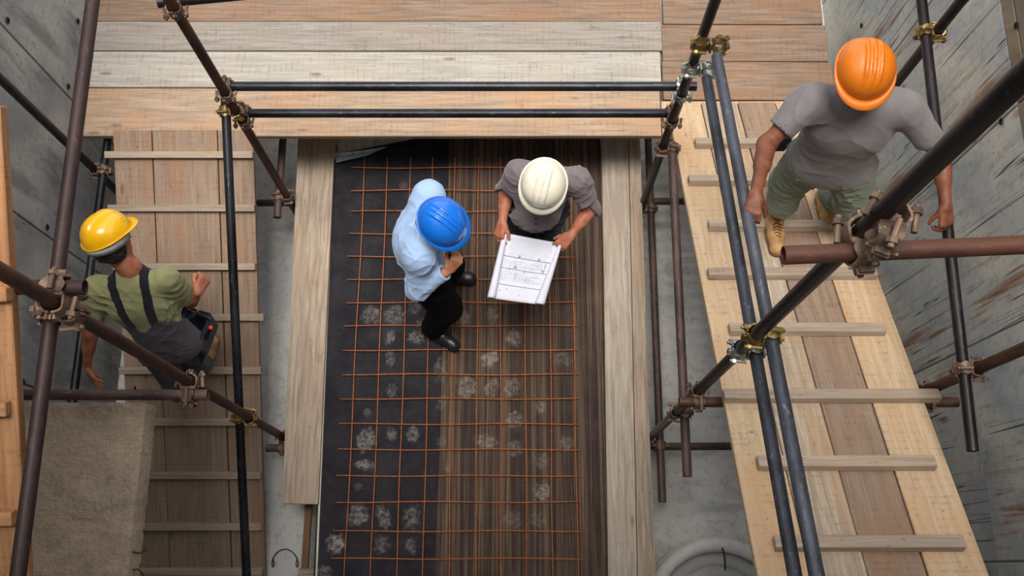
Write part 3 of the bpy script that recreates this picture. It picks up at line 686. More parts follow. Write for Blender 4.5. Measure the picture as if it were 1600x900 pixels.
# ------------------------------------------------------------------ implicit surfaces for people
def V3(*a): return np.array(a, float)
def nrm(v): v = np.asarray(v, float); return v / np.linalg.norm(v)
class S:
    def __init__(s): s.p = []
    def cap(s, a, b, ra, rb=None, k=0.02, flat=None, sub=False):
        a, b = np.asarray(a, float), np.asarray(b, float); rb = ra if rb is None else rb
        s.p.append(('c', a, b, ra, rb, k, flat, sub, (a + b) / 2, np.linalg.norm(a - b) / 2 + max(ra, rb))); return s
    def ell(s, c, r, R=np.eye(3), k=0.02, sub=False):
        s.p.append(('e', np.asarray(c, float), np.asarray(r, float), np.asarray(R, float), None, k, None, sub, np.asarray(c, float), max(r))); return s
    def grow(s, m):
        o = S()
        for q in s.p:
            q = list(q)
            if q[0] == 'c': q[3] += m; q[4] += m; q[9] += m
            else: q[2] = q[2] + m; q[9] += m
            o.p.append(tuple(q))
        return o
    @staticmethod
    def one(q, X):
        if q[0] == 'c':
            a, b, ra, rb, fl = q[1], q[2], q[3], q[4], q[6]; pa = X - a; ba = b - a
            if fl is not None:
                n, f = fl; pa = pa + n * ((pa @ n) * (1 / f - 1))[..., None]; ba = ba + n * ((ba @ n) * (1 / f - 1))
            h = np.clip((pa @ ba) / max(ba @ ba, 1e-9), 0, 1); d = np.linalg.norm(pa - h[..., None] * ba, axis=-1) - (ra + (rb - ra) * h)
            return d * (0.85 if fl is not None else 1)
        c, r, R = q[1], q[2], q[3]; l = (X - c) @ R; k0 = np.linalg.norm(l / r, axis=-1); k1 = np.linalg.norm(l / (r * r), axis=-1)
        return k0 * (k0 - 1) / np.maximum(k1, 1e-9)
    def ev(s, X, mask_c=None, hr=0):
        """X (N,M,3) points in N blocks; cull by block centre"""
        d = np.full(X.shape[:-1], 1.0)
        for q in s.p:
            k = q[5]
            if mask_c is not None:
                ii = np.nonzero(np.linalg.norm(mask_c - q[8], axis=1) < q[9] + hr + k + 0.02)[0]
                if len(ii) == 0: continue
                x = X[ii]; v = s.one(q, x); cur = d[ii]
            else: ii = slice(None); v = s.one(q, X); cur = d
            if q[7]:
                h = np.maximum(k - np.abs(cur + v), 0) / k; d[ii] = np.maximum(cur, -v) + h * h * k * 0.25
            else:
                h = np.maximum(k - np.abs(cur - v), 0) / k; d[ii] = np.minimum(cur, v) - h * h * k * 0.25
        return d
def surf(name, sd, res, mat, post=None, parent=None):
    B = 8; lo = np.min([q[8] - q[9] for q in sd.p if not q[7]], 0) - 0.03; hi = np.max([q[8] + q[9] for q in sd.p if not q[7]], 0) + 0.03
    bs = B * res; nb = np.ceil((hi - lo) / bs).astype(int); g = np.stack(np.meshgrid(*[np.arange(n) for n in nb], indexing='ij'), -1).reshape(-1, 3)
    cen = lo + (g + 0.5) * bs; f = lambda X, c, hr: (post(X, sd.ev(X, c, hr)) if post else sd.ev(X, c, hr))
    dc = f(cen[:, None, :], cen, 0.1 + bs)[:, 0]; act = np.abs(dc) < bs * 0.87 + 0.03; g, cen = g[act], cen[act]
    lin_ = np.arange(B + 1); off = np.stack(np.meshgrid(lin_, lin_, lin_, indexing='ij'), -1).reshape(-1, 3)
    X = lo + (g[:, None, :] * B + off[None]) * res
    d = f(X, cen, bs * 0.87).reshape(-1, B + 1, B + 1, B + 1)
    cor = [(i, j, k) for i in (0, 1) for j in (0, 1) for k in (0, 1)]
    D8 = np.stack([d[:, i:i + B, j:j + B, k:k + B] for (i, j, k) in cor], -1)
    neg = (D8 < 0).sum(-1); bi, ci, cj, ck = np.nonzero((neg > 0) & (neg < 8)); vals = D8[bi, ci, cj, ck]
    cell = g[bi] * B + np.stack([ci, cj, ck], -1); acc = np.zeros((len(cell), 3)); cnt = np.zeros(len(cell)); corA = np.array(cor, float)
    for a in range(8):
        for b in range(a + 1, 8):
            if abs(corA[a] - corA[b]).sum() != 1: continue
            va, vb = vals[:, a], vals[:, b]; m = (va < 0) != (vb < 0); t = np.where(m, va / np.where(m, va - vb, 1), 0)
            acc += np.where(m[:, None], corA[a] + (corA[b] - corA[a]) * t[:, None], 0); cnt += m
    V = lo + (cell + acc / cnt[:, None]) * res
    N = nb * B + 2; key = lambda c: (c[:, 0] + 1) * (N[1] + 2) * (N[2] + 2) + (c[:, 1] + 1) * (N[2] + 2) + (c[:, 2] + 1)
    kk = key(cell); order = np.argsort(kk); ks = kk[order]
    def look(c):
        q = key(c); p = np.searchsorted(ks, q); p = np.minimum(p, len(ks) - 1); ok = ks[p] == q; return order[p], ok
    F = []; ci8 = {c: n for n, c in enumerate(cor)}
    for ax in range(3):
        e = [0, 0, 0]; e[ax] = 1; v0, v1 = vals[:, 0], vals[:, ci8[tuple(e)]]; m = np.nonzero((v0 < 0) != (v1 < 0))[0]
        b1 = np.zeros(3, int); b1[(ax + 1) % 3] = 1; b2 = np.zeros(3, int); b2[(ax + 2) % 3] = 1; c = cell[m]
        i0 = m; i1, o1 = look(c - b1); i2, o2 = look(c - b1 - b2); i3, o3 = look(c - b2); ok = o1 & o2 & o3
        q = np.stack([i0, i1, i2, i3], -1)[ok]; fl = (v0[m] >= 0)[ok]; q[fl] = q[fl][:, ::-1]; F.append(q)
    F = np.concatenate(F)
    org = V.mean(0) if parent is None else np.zeros(3)
    me = np_mesh(name, V - org, F); o = obj(name, me, mat, parent)
    if parent is None: o.location = Vector(org)
    else: o.location = -parent.location
    return o
def folds(X, amp, f=1.0, seed=0.0, dirv=(0, 0, 1)):
    a = np.sin(X[..., 0] * 31 * f + 2.1 * np.sin(X[..., 2] * 19 * f + seed) + 1.4 * np.sin(X[..., 1] * 23 * f))
    b = np.sin(X[..., 2] * 47 * f + 2.4 * np.sin(X[..., 0] * 21 * f + seed * 2) + 2.0 * np.sin(X[..., 1] * 17 * f + seed))
    c = np.sin(X[..., 1] * 39 * f + 2.2 * np.sin(X[..., 2] * 27 * f + seed * 3) + X[..., 0] * 12)
    r = (1 - np.abs(a)) ** 2 + (1 - np.abs(b)) ** 2 * 0.9 + (1 - np.abs(c)) ** 2 * 0.7
    env = 0.5 + 0.5 * np.sin(X[..., 0] * 11 + 3 * np.sin(X[..., 2] * 7 + seed) + X[..., 1] * 9 + seed * 5)
    return amp * (r * (0.25 + 1.1 * env) - 0.45)
def rotv(v, ax, ang):
    ax = nrm(ax); v = np.asarray(v, float); return v * math.cos(ang) + np.cross(ax, v) * math.sin(ang) + ax * (ax @ v) * (1 - math.cos(ang))
def hand(sd, w, d, n, tl, curl=(0.4, 0.5, 0.5), spread=0.08, thumb=(0.5, 0.6, 0.4), sc=1.0):
    """w wrist, d finger direction, n the way the palm faces, tl towards the thumb side"""
    d = nrm(d); n = nrm(n - d * (n @ d)); tl_ = nrm(np.cross(d, n)); tl = tl_ if tl_ @ np.asarray(tl) > 0 else -tl_
    offs = (0.030, 0.010, -0.011, -0.029); lens = (0.070, 0.079, 0.073, 0.057); hb = (0.088, 0.090, 0.085, 0.077)
    for o_, ln, h_ in zip(offs, lens, hb):
        kn = w + d * h_ * sc + tl * o_ * sc
        sd.cap(w + d * 0.012 + tl * o_ * 0.55, kn, 0.0165 * sc, 0.0125 * sc, 0.014)
        dd = nrm(d + tl * o_ / 0.03 * spread); ax = np.cross(dd, n); p = kn; r = 0.0098 * sc
        for s_, (fr, cu) in enumerate(zip((0.46, 0.30, 0.24), curl)):
            dd = rotv(dd, ax, cu); q = p + dd * ln * fr * sc; sd.cap(p, q, r, r * 0.92, 0.004); p = q; r *= 0.92
    b = w + d * 0.022 * sc + tl * 0.024 * sc + n * 0.006; t1 = nrm(tl * thumb[0] + d * thumb[1] + n * thumb[2])
    m = b + t1 * 0.046 * sc; t2 = nrm(t1 * 0.5 + d * 0.6 + n * thumb[2] * 0.6); e = m + t2 * 0.032 * sc
    sd.cap(w + d * 0.015, b, 0.018 * sc, 0.016 * sc, 0.012); sd.cap(b, m, 0.0148 * sc, 0.0115 * sc, 0.008); sd.cap(m, e, 0.0112 * sc, 0.0088 * sc, 0.004)
def headp(sd, hc, f, u, neck):
    f = nrm(f); u = nrm(u - f * (u @ f)); r = np.cross(f, u); R = np.stack([r, f, u], 1)
    sd.ell(hc + u * .035 - f * .012, (.077, .097, .098), R, .02).ell(hc + f * .035 - u * .040, (.060, .064, .082), R, .03)
    sd.cap(hc + f * .050 - u * .098 - r * .018, hc + f * .050 - u * .098 + r * .018, .026, .026, .03)
    sd.cap(hc + f * .088 + u * .004, hc + f * .106 - u * .036, .009, .0145, .012)
    sd.cap(hc + f * .090 - u * .068 - r * .018, hc + f * .090 - u * .068 + r * .018, .008, .008, .008)
    sd.cap(hc + f * .082 + u * .018 - r * .035, hc + f * .082 + u * .018 + r * .035, .012, .012, .012)
    for s_ in (-1, 1): sd.ell(hc + r * s_ * .078 - u * .018 - f * .005, (.010, .020, .032), R, .008)
    sd.cap(neck, hc - u * .055 - f * .022, .062, .058, .03)
    return R
def hat_mesh(part, nose=0.055, ribs=((0, .022),), rx=.128, ry=.138, rz=.124):
    vs_, fs = [], []; nt = 96
    if part == 'dome':
        npn = 40
        for i in range(npn + 1):
            ph = (math.pi / 2) * (i / npn); cz, sz = math.sin(ph), math.cos(ph)
            for j in range(nt):
                a = 2 * math.pi * j / nt; x, y, z = rx * math.sin(a) * sz ** .85, ry * math.cos(a) * sz ** .85, rz * cz ** .92 if cz > 0 else 0
                k = 0
                for (cx, wd) in ribs:
                    e = 1 - min(1, abs(x - cx) / wd) ; env = max(0, min(1, (cz - .45) * 4)) * max(0, min(1, (0.92 * ry - abs(y + .01)) * 16))
                    k += (0.0075 * min(1, e * 2.2)) * env
                s_ = 1 + k / .13; vs_.append((x * s_, y * s_, z * s_ + k * .4))
        for i in range(npn):
            for j in range(nt): a, b = i * nt + j, i * nt + (j + 1) % nt; fs.append((a, a + nt, b + nt, b))
        # inner skin
        b0 = len(vs_)
        for (s_, z) in ((.965, 0.0), (.93, .05), (.6, .1), (.02, .108)):
            for j in range(nt): a = 2 * math.pi * j / nt; vs_.append((rx * s_ * math.sin(a), ry * s_ * math.cos(a), z))
        for i in range(3):
            for j in range(nt): a, b = b0 + i * nt + j, b0 + i * nt + (j + 1) % nt; fs.append((a, b, b + nt, a + nt))
        for j in range(nt): fs.append((j, (j + 1) % nt, b0 + (j + 1) % nt, b0 + j))
        return mesh('shell', [(x, y, z) for x, y, z in vs_], fs, True)
    for (o0, z0) in ((0, .004), (.5, .0045), (1, .0), (1, -.004), (.5, -.001), (0, -.002)):
        for j in range(nt):
            a = 2 * math.pi * j / nt; c_ = max(0, math.cos(a)); ext = .011 + nose * c_ ** 1.6; side = math.sin(a)
            r_ = o0 * ext; dz = -o0 * (c_ ** 2) * nose * .30 + o0 * .004
            vs_.append(((rx - .001) * side + r_ * side * .9, (ry - .001) * math.cos(a) + r_ * math.cos(a), z0 + dz + (0.012 * math.sin(a) ** 2 - .004)))
    for i in range(6):
        for j in range(nt): a, b = i * nt + j, i * nt + (j + 1) % nt; c_, d_ = ((i + 1) % 6) * nt + (j + 1) % nt, ((i + 1) % 6) * nt + j; fs.append((a, b, c_, d_))
    return mesh('brim', vs_, fs, True)
def hard_hat(parent, hc, R, mat, label, ribs, band=False, slots=False, nose=.055, sc=1.0, tilt=0.0):
    e = bpy.data.objects.new('hard_hat', hat_mesh('dome', nose, ribs)); C.objects.link(e); e.data.materials.append(M[mat]); e.parent = parent; e['label'] = label
    c = hc + R[:, 2] * .034 + R[:, 1] * .004; e.location = Vector(c) - parent.location
    Rm = Matrix(R.tolist()) @ Matrix.Rotation(tilt, 3, 'X'); e.rotation_euler = Rm.to_euler(); e.scale = (sc,) * 3
    b = obj('brim', hat_mesh('brim', nose), M[mat], e)
    for s_ in (-1, 1):      # side clip slots
        q = obj('clip_slot', box_mesh('clip_slot', .008, .022, .014, .002), M[mat], e); q.location = (s_ * .123, -.02, .016)
    if band:
        pts = [(.118 * math.sin(a), -.008 + .134 * math.cos(a), -.012 - .020 * (1 - math.cos(a - math.pi)) * 0) for a in np.linspace(math.pi * .32, math.pi * 1.68, 30)]
        vs_ = []; 
        for (x, y, z) in pts: vs_ += [(x, y, z + .010), (x * .97, y * .97, z - .032)]
        me = mesh('headband', vs_, [(2*i, 2*i+1, 2*i+3, 2*i+2) for i in range(len(pts) - 1)], True); q = obj('headband', me, M['hatband'], e); q['label'] = 'grey rear headband'
        sm = q.modifiers.new('t', 'SOLIDIFY'); sm.thickness = .004
    if slots:
        for (yy, zz) in ((.03, .062), (.03, .078), (.05, .058), (.05, .074), (.07, .054), (.07, .070)):
            k = math.sqrt(max(.02, 1 - (yy / .15) ** 2 - (zz / .124) ** 2))
            q = obj('vent_slot', box_mesh('vent_slot', .012, .004, .004, .001), M['slotdark'], e); q.location = (.1235 * k ** .95, yy, zz); q.rotation_euler = (0, math.radians(-60), 0)
    return e
def hair(parent, hc, R, mat, long=0.0):
    r, f, u = R[:, 0], R[:, 1], R[:, 2]; s_ = S()
    s_.ell(hc - f * .03 + u * .01, (.082, .088, .088), R, .02)
    if long: s_.ell(hc - f * .050 - u * .055, (.080, .060, .080), R, .02).ell(hc + r * .055 - f * .02 - u * .045, (.036, .055, .065), R, .02)
    for q in (-1, 1): s_.cap(hc + r * q * .072 + u * .02, hc + r * q * .072 - u * .03 + f * .012, .012, .008, .01)
    def post(X, d):
        d = np.maximum(d, (X - hc) @ u - .045); d = np.maximum(d, (X - hc) @ f - (.03 + .02 * long)); d = np.maximum(d, -((X - hc) @ u + .06 + .07 * long + ((X - hc) @ f + .03) * .6))
        return d + folds(X, .004, 3.4, 1)
    return surf('hair', s_, .004, M[mat], post, parent)
def eyes(parent, hc, R, mat='eye'):
    import bmesh
    for s_ in (-1, 1):
        c = hc + R[:, 1] * .083 + R[:, 0] * s_ * .031 - R[:, 2] * .004
        bm = bmesh.new(); bmesh.ops.create_uvsphere(bm, u_segments=12, v_segments=8, radius=.0125); me = bpy.data.meshes.new('eye'); bm.to_mesh(me); bm.free(); me.shade_smooth()
        o = obj('eye', me, M['eye'], parent); o.location = Vector(c) - parent.location
def boot(parent, name, ank, toe, zs, mat, solemat, n=None, h=.10, laces=False, sc=1.0, shaft=None, suede=False):
    """ank: ankle point; toe: toe tip; zs=sole plane point height function via normal n"""
    n = nrm(n if n is not None else (0, 0, 1)); d = toe - ank; d = nrm(d - n * (d @ n)); heel = ank - n * ((ank - zs) @ n) - d * .045; tp = heel + d * .27 * sc
    s_ = S(); s_.cap(heel + d * .035 + n * .042, heel + d * .13 + n * .050, .043, .045, .03); s_.cap(heel + d * .13 + n * .045, tp - d * .045 + n * .035, .046, .043, .03)
    s_.cap(heel + d * .05 + n * .05, ank + n * (.02 if shaft is None else shaft), .046, .046, .03)
    side = np.cross(d, n)
    top_n = n
    def post(X, dd):
        z = (X - zs) @ n; return np.maximum(np.maximum(dd, -(z - .012)), z - ((ank - zs) @ n + (.035 if shaft is None else shaft + .02))) + (folds(X, .0016, 1.8, 2))
    b = surf(name, s_, .006, M[mat], post, parent)
    s2 = s_.grow(.005)
    q = surf('sole', s2, .006, M[solemat], lambda X, dd: np.maximum(np.maximum(dd, -((X - zs) @ n - .001)), (X - zs) @ n - .022), parent)
    q.parent = b; q.location = (0, 0, 0)
    if laces:
        for i in range(5):
            c = heel + d * (.105 + .018 * i) + n * (.116 - .0085 * i); w_ = .020
            pts = [c - side * w_ * 1.2 - n * .010, c - side * w_ * .5 + n * .003 + d * .004, c + n * .006, c + side * w_ * .5 + n * .003 - d * .004, c + side * w_ * 1.2 - n * .010]
            l = obj('lace', path_mesh('lace', [Vector(p) for p in pts], .0045, 6), M['lace'], b)
    return b
M['skin_l'] = skin('light_skin', 'c08a6c', 'a8664c'); M['skin_d'] = skin('tanned_skin', '7a4a34', '5a3022')
M['skin_m'] = skin('ruddy_skin', 'b0745a', '96543c')
M['c_blue'] = cloth('light_blue_shirt', '9fb9de', var=.06); M['c_grey'] = cloth('grey_shirt', '7a6f72', var=.12)
M['c_tee'] = cloth('grey_tee', '7a7475', var=.10); M['c_green'] = cloth('olive_tee', '98986c', var=.12)
M['c_black'] = cloth('black_trousers', '08080b'); M['c_black'].node_tree.nodes['Principled BSDF'].inputs['Sheen Weight'].default_value = 0; M['c_jeans'] = cloth('dark_jeans', '232b38'); M['c_sage'] = cloth('sage_work_trousers', '747d6b', var=.14)
M['c_over'] = cloth('charcoal_overalls', '524b52', var=.12); M['c_strap'] = cloth('navy_strap', '23232b')
M['hat_blue'] = plain('blue_hard_hat', '0a6ad0', .28, 0, .03, 6, .02, coat=.5); M['hat_white'] = plain('white_hard_hat', 'e4ddca', .3, 0, .04, 6, .02, coat=.5)
M['hat_yellow'] = plain('yellow_hard_hat', 'f2b400', .28, 0, .05, 6, .02, coat=.5); M['hat_orange'] = plain('orange_hard_hat', 'd26f08', .45, 0, .06, 9, .05, coat=.2)
M['hatband'] = plain('grey_headband', 'b9b9ad', .6); M['slotdark'] = plain('slot_dark', '8a6200', .7)
M['hair_dark'] = plain('dark_hair', '241a16', .5, 0, .3, 120, .6); M['hair_grey'] = plain('grey_hair', '5a5250', .5, 0, .3, 120, .6)
M['eye'] = plain('eye', 'd8d4cc', .2); M['tan_boot'] = plain('tan_nubuck', 'b98e5c', .8, 0, .18, 18, .3); M['boot_sole'] = plain('brown_sole', '6e4a2a', .8)
M['black_shoe'] = plain('black_leather', '222226', .35, 0, .12, 20, .2); M['lace'] = plain('boot_lace', '6a4a24', .8); M['button'] = plain('shirt_button', '2a2628', .4)
M['red'] = plain('red_grip', 'e0452c', .4); M['steel'] = plain('tool_steel', '8e9294', .3, .8)
def A3(x, y, h): return np.array(P(x, y, h))
def limb(sd, pts, rs, k=.03):
    for i in range(len(pts) - 1): sd.cap(pts[i], pts[i + 1], rs[i], rs[i + 1], k)
def make_person(cfg):
    g = cfg; fwd = nrm(g['fwd']); pel, che, nk, hc = g['pel'], g['che'], g['nk'], g['hc']; shL, shR = g['sh']; up = nrm(nk - pel); rt = nrm(shR - shL)
    bf = nrm(np.cross(up, rt)); bf = bf if bf @ fwd > 0 else -bf
    fl = (bf, .74)
    def torso(m, belly=0):
        s_ = S(); s_.cap(g['hip'][0], g['hip'][1], .098 + m, None, .05); s_.cap(pel + up * .05, che, .150 + m + belly, .158 + m, .06, fl)
        s_.cap(che - rt * .055, che + rt * .055, .118 + m, None, .06); s_.cap(shL * .9 + shR * .1 - up * .01, shR * .9 + shL * .1 - up * .01, .060 + m, None, .06); s_.cap(che, nk, .11 + m, .062 + m * .5, .06, fl)
        if belly: s_.ell(pel + up * .15 + bf * .085, (.165, .135, .16), np.stack([rt, bf, up], 1), .05)
        return s_
    body = torso(-.012); R = headp(body, hc, g['hf'], g['hu'], nk)
    for i in (0, 1):
        limb(body, [g['sh'][i], g['el'][i], g['wr'][i]], [.048, .039, .026]); body.cap(g['sh'][i], g['sh'][i] * .5 + g['el'][i] * .5, .050, .044, .03)
        body.cap(g['el'][i], g['el'][i] * .55 + g['wr'][i] * .45, .040, .037, .02)
        hand(body, g['wr'][i], **g['hand'][i]); limb(body, [g['hip'][i], g['kn'][i], g['an'][i]], [.08, .054, .040])
    root = surf('person', body, .0055, M[g['skin']]); tag(root, g['label'], 'person', None)
    eyes(root, hc, R); hair(root, hc, R, g['hair'], g.get('long', 0))
    # top garment
    fill = g.get('fill')
    sh = torso(.006 + g.get('loose', 0), g.get('belly', 0)); sh.cap(pel - up * .06, che, .150 + g['loose'], .155 + g['loose'], .05, fl) if 'loose' in g else None
    for i in (0, 1):
        s0, e0, w0 = g['sh'][i], g['el'][i], g['wr'][i]; sl = g['sleeve'][i]
        if sl <= 1: limb(sh, [s0, s0 + (e0 - s0) * sl], [g.get('shr', .066), .067 if sl < .9 else .060], .04)
        else: limb(sh, [s0, e0, e0 + (w0 - e0) * (sl - 1)], [g.get('shr', .068), .060, .046], .05); 
    if fill: sh.cap(che, g['sh'][1], .13, fill, .05); sh.cap(che, g['sh'][0], .13, fill, .05)
    ends = []
    for i in (0, 1):
        s0, e0, w0 = g['sh'][i], g['el'][i], g['wr'][i]; sl = g['sleeve'][i]
        if sl <= 1: ends.append((s0 + (e0 - s0) * sl, nrm(e0 - s0)))
        else: ends.append((e0 + (w0 - e0) * (sl - 1), nrm(w0 - e0)))
    hem, hn = g['hem']; wr_amp = g.get('amp', .004)
    def post(X, d):
        d = d + folds(X, -wr_amp, g.get('ff', 1.0), g['seed'])
        d = np.maximum(d, -((X - hem) @ hn))
        for (e, n_) in ends:
            near = np.linalg.norm(X - e, axis=-1) < .13; d = np.where(near, np.maximum(d, (X - e) @ n_), d)
            core = np.linalg.norm((X - e) - ((X - e) @ n_)[..., None] * n_, axis=-1) - g.get('cuff', .046); core = np.maximum(core, -((X - e) @ n_) - .035); d = np.where(near, np.maximum(d, -core), d)
        nd = np.linalg.norm((X - nk) - ((X - nk) @ up)[..., None] * up - bf * g.get('nko', .02), axis=-1) - g.get('nkr', .072); nd = np.maximum(nd, -((X - nk) @ up) - g.get('nkd', .0))
        return np.maximum(d, -nd)
    t = surf(g['top'][0], sh, .0065, M[g['top'][1]], post, root); t['label'] = g['top'][2]
    # trousers
    tr = S(); tr.cap(g['hip'][0], g['hip'][1], .112, None, .05); tr.cap(pel, pel + up * .10, .148, .148, .05, fl)
    for i in (0, 1): limb(tr, [g['hip'][i], g['kn'][i], g['an'][i] + nrm(g['kn'][i] - g['an'][i]) * g.get('cufft', .02)], g.get('tr', [.100, .075, .062]), .04)
    wt = pel + up * g.get('waist', .10)
    b = surf(g['bot'][0], tr, .0065, M[g['bot'][1]], lambda X, d: np.maximum(d + folds(X, -g.get('bfold', .0065), g.get('bff', 1.1), g['seed'] + 2), (X - wt) @ up), root); b['label'] = g['bot'][2]
    belt = S(); belt.cap(pel, pel + up * .10, .153, .153, .05, fl); belt.cap(g['hip'][0], g['hip'][1], .114, None, .05)
    bb = surf('belt', belt, .007, M['c_strap'], lambda X, d: np.maximum(d, np.abs((X - pel) @ up - g.get('waist', .10) + .02) - .018), root)
    return dict(root=root, R=R, up=up, bf=bf, rt=rt, torso=torso, shirt=sh, post=post, trousers=tr, top=t)
def seg(n, a, b): print('   ', n, round(float(np.linalg.norm(a - b)), 3))
def report(name, g):
    print('PERSON', name)
    for i in (0, 1): seg('uparm', g['sh'][i], g['el'][i]); seg('forearm', g['el'][i], g['wr'][i]); seg('thigh', g['hip'][i], g['kn'][i]); seg('shin', g['kn'][i], g['an'][i])
    seg('sh', *g['sh']); seg('torso', g['pel'], g['nk']); seg('neck', g['nk'], g['hc'])
# --- the man in the white hat (faces the lens side; [0] = image left, [1] = image right)
g = dict(label='man in white hard hat and grey shirt, holding the unrolled drawing', skin='skin_m', hair='hair_grey', seed=1.0, fwd=(-.1, -1, 0),
    pel=V3(.14, 2.19, .93), che=V3(.155, 2.18, 1.25), nk=V3(.17, 2.16, 1.45), hc=V3(.178, 2.055, 1.60), hf=V3(-.22, -.82, -.52), hu=V3(-.1, -.45, .88),
    sh=(A3(808, 268, 1.40), A3(905, 281, 1.40)), el=(A3(791, 300, 1.13), A3(921, 328, 1.13)), wr=(A3(785, 347, 1.09), A3(892, 368, 1.10)),
    hip=(V3(.05, 2.19, .90), V3(.24, 2.18, .90)), kn=(V3(.04, 2.14, .49), V3(.23, 2.13, .49)), an=(V3(.02, 2.16, .10), V3(.22, 2.15, .10)),
    sleeve=(1.02, 1.02), hem=(V3(.15, 2.1, .93), V3(0, 0, 1)), cuff=.043, belly=.012, amp=.006, ff=.9, nkd=.0, tr=[.105, .08, .068],
    top=('shirt', 'c_grey', 'grey button-up shirt with rolled sleeves'), bot=('jeans', 'c_jeans', 'dark blue jeans'))
g['hand'] = (dict(d=A3(779, 372, 1.06) - A3(785, 347, 1.09), n=V3(.55, -.1, -.8), tl=V3(1, .0, .3), curl=(.55, .75, .6), thumb=(.5, .75, .3)),
             dict(d=A3(876, 383, 1.06) - A3(892, 368, 1.10), n=V3(-.3, .2, -.9), tl=V3(-.6, .5, .3), curl=(.45, .7, .6), thumb=(.4, .8, .3)))
report('white', g); pw = make_person(g)
hard_hat(pw['root'], g['hc'], pw['R'], 'hat_white', 'off-white hard hat with three crown ridges', ((-.028, .009), (0, .009), (.028, .009)), nose=.034, sc=.98)
for i, nme in ((0, 'shoe'), (1, 'shoe')): boot(pw['root'], 'shoe', g['an'][i], g['an'][i] + V3(-.03 if i == 0 else .01, -.25, 0), V3(0, 0, .038), 'black_shoe', 'black', h=.1)
def surf_pt(sd, post, o, d, t0=0, t1=1.5):
    """march along a ray to the garment surface"""
    t_ = t0
    for _ in range(200):
        X = (o + d * t_)[None, None]; v = float(post(X, sd.ev(X))[0, 0])
        if v < .0012: break
        t_ += max(v * .6, .0015)
        if t_ > t1: break
    return o + d * t_
camp = V3(0, 0, H)
def px_ray(x, y): return nrm(A3(x, y, 0) - camp)
for (x, y) in ((837, 342), (837.5, 350), (838, 358.5)):
    p = surf_pt(pw['shirt'], pw['post'], camp, px_ray(x, y), 4, 7)
    o = obj('button', hexm('button', .0065, .004), M['button'], pw['root']); o.parent = pw['top']; o.location = Vector(p); o.rotation_euler = Vector((0, -.5, .8)).to_track_quat('Z', 'Y').to_euler()
# collar of the grey shirt
# --- the man in the blue hat ([0] = his right, image bottom; [1] = his left, image top)
g = dict(label='man in blue hard hat and light blue shirt, hand raised to his chin', skin='skin_l', hair='hair_grey', seed=4.0, fwd=(.9, -.35, 0),
    pel=V3(-.50, 1.76, .95), che=V3(-.545, 1.845, 1.24), nk=V3(-.475, 1.87, 1.46), hc=V3(-.395, 1.82, 1.60), hf=V3(.72, -.46, -.42), hu=V3(.35, -.25, .9),
    sh=(V3(-.52, 1.70, 1.38), V3(-.475, 2.05, 1.40)), el=(A3(652, 452, 1.12), A3(664, 305, 1.13)), wr=(A3(703, 421, 1.30), V3(-.38, 2.02, .98)),
    hip=(V3(-.50, 1.67, .92), V3(-.48, 1.86, .92)), kn=(V3(-.43, 1.64, .51), V3(-.42, 1.93, .50)), an=(V3(-.545, 1.60, .12), V3(-.47, 1.99, .12)),
    sleeve=(1.86, 1.9), hem=(V3(-.5, 1.8, .90), V3(0, 0, 1)), cuff=.034, ff=.95, amp=.0055, shr=.082, fill=.092, bfold=.0045, bff=.7, tr=[.122, .104, .080],
    top=('shirt', 'c_blue', 'light blue long-sleeved shirt'), bot=('trousers', 'c_black', 'black trousers'))
g['hand'] = (dict(d=V3(.35, .28, .55), n=V3(-.2, .75, -.35), tl=V3(-.2, .1, 1), curl=(.9, 1.1, .9), thumb=(.4, .6, .5)),
             dict(d=V3(.3, -.1, -1), n=V3(0, -1, 0), tl=V3(1, 0, 0), curl=(.3, .3, .3), thumb=(.4, .7, .3)))
report('blue', g); pb = make_person(g)
hard_hat(pb['root'], g['hc'], pb['R'], 'hat_blue', 'glossy blue hard hat with crown ridges', ((-.026, .009), (0, .009), (.026, .009)), nose=.034, sc=1.0)
boot(pb['root'], 'shoe', g['an'][0], A3(716, 546, .04), V3(0, 0, .038), 'black_shoe', 'black', shaft=.03)
boot(pb['root'], 'shoe', g['an'][1], g['an'][1] + V3(.25, -.03, 0), V3(0, 0, .038), 'black_shoe', 'black')
# --- the worker in overalls on the left ramp ([0] = his left, image left; [1] = his right)
fR = np.array(on_plane(322, 570, *plL)); fL = np.array(on_plane(290, 612, *plL)); nL = np.array(upL)
g = dict(label='worker in yellow hard hat, green shirt and grey overalls, climbing the left ramp', skin='skin_m', hair='hair_dark', long=.9, seed=7.0, fwd=(.25, 1, 0),
    pel=A3(262, 530, .97), che=A3(219, 470, 1.25), nk=A3(203, 418, 1.45), hc=A3(171, 375, 1.60), hf=V3(.48, .75, -.40), hu=V3(-.22, .5, .8),
    sh=(A3(152, 450, 1.38), A3(262, 436, 1.38)), el=(A3(141, 520, 1.13), A3(297, 470, 1.04)), wr=(A3(136, 572, .95), A3(309, 456, 1.20)),
    hip=(A3(245, 545, .90), A3(285, 535, .92)), kn=(A3(268, 590, .47), A3(302, 556, .48)), an=(fL + nL * .10, fR + nL * .10),
    sleeve=(.72, .80), hem=(A3(262, 530, .97), V3(0, 0, 1)), cuff=.052, amp=.006, ff=.95, nkr=.074, nko=-.008, nkd=.012, waist=.13,
    top=('shirt', 'c_green', 'olive green short-sleeved shirt'), bot=('overalls', 'c_over', 'charcoal grey work overalls'))
g['hand'] = (dict(d=V3(.10, -.45, -.55), n=V3(.75, .3, .1), tl=V3(.5, .3, .5), curl=(.3, .25, .2), spread=.25, thumb=(.8, .5, .5)),
             dict(d=V3(.25, .5, .1), n=V3(-.6, .3, -.5), tl=V3(-.3, .2, .9), curl=(1.2, 1.3, .8), thumb=(.3, .7, .6)))
report('left', g); pl_ = make_person(g)
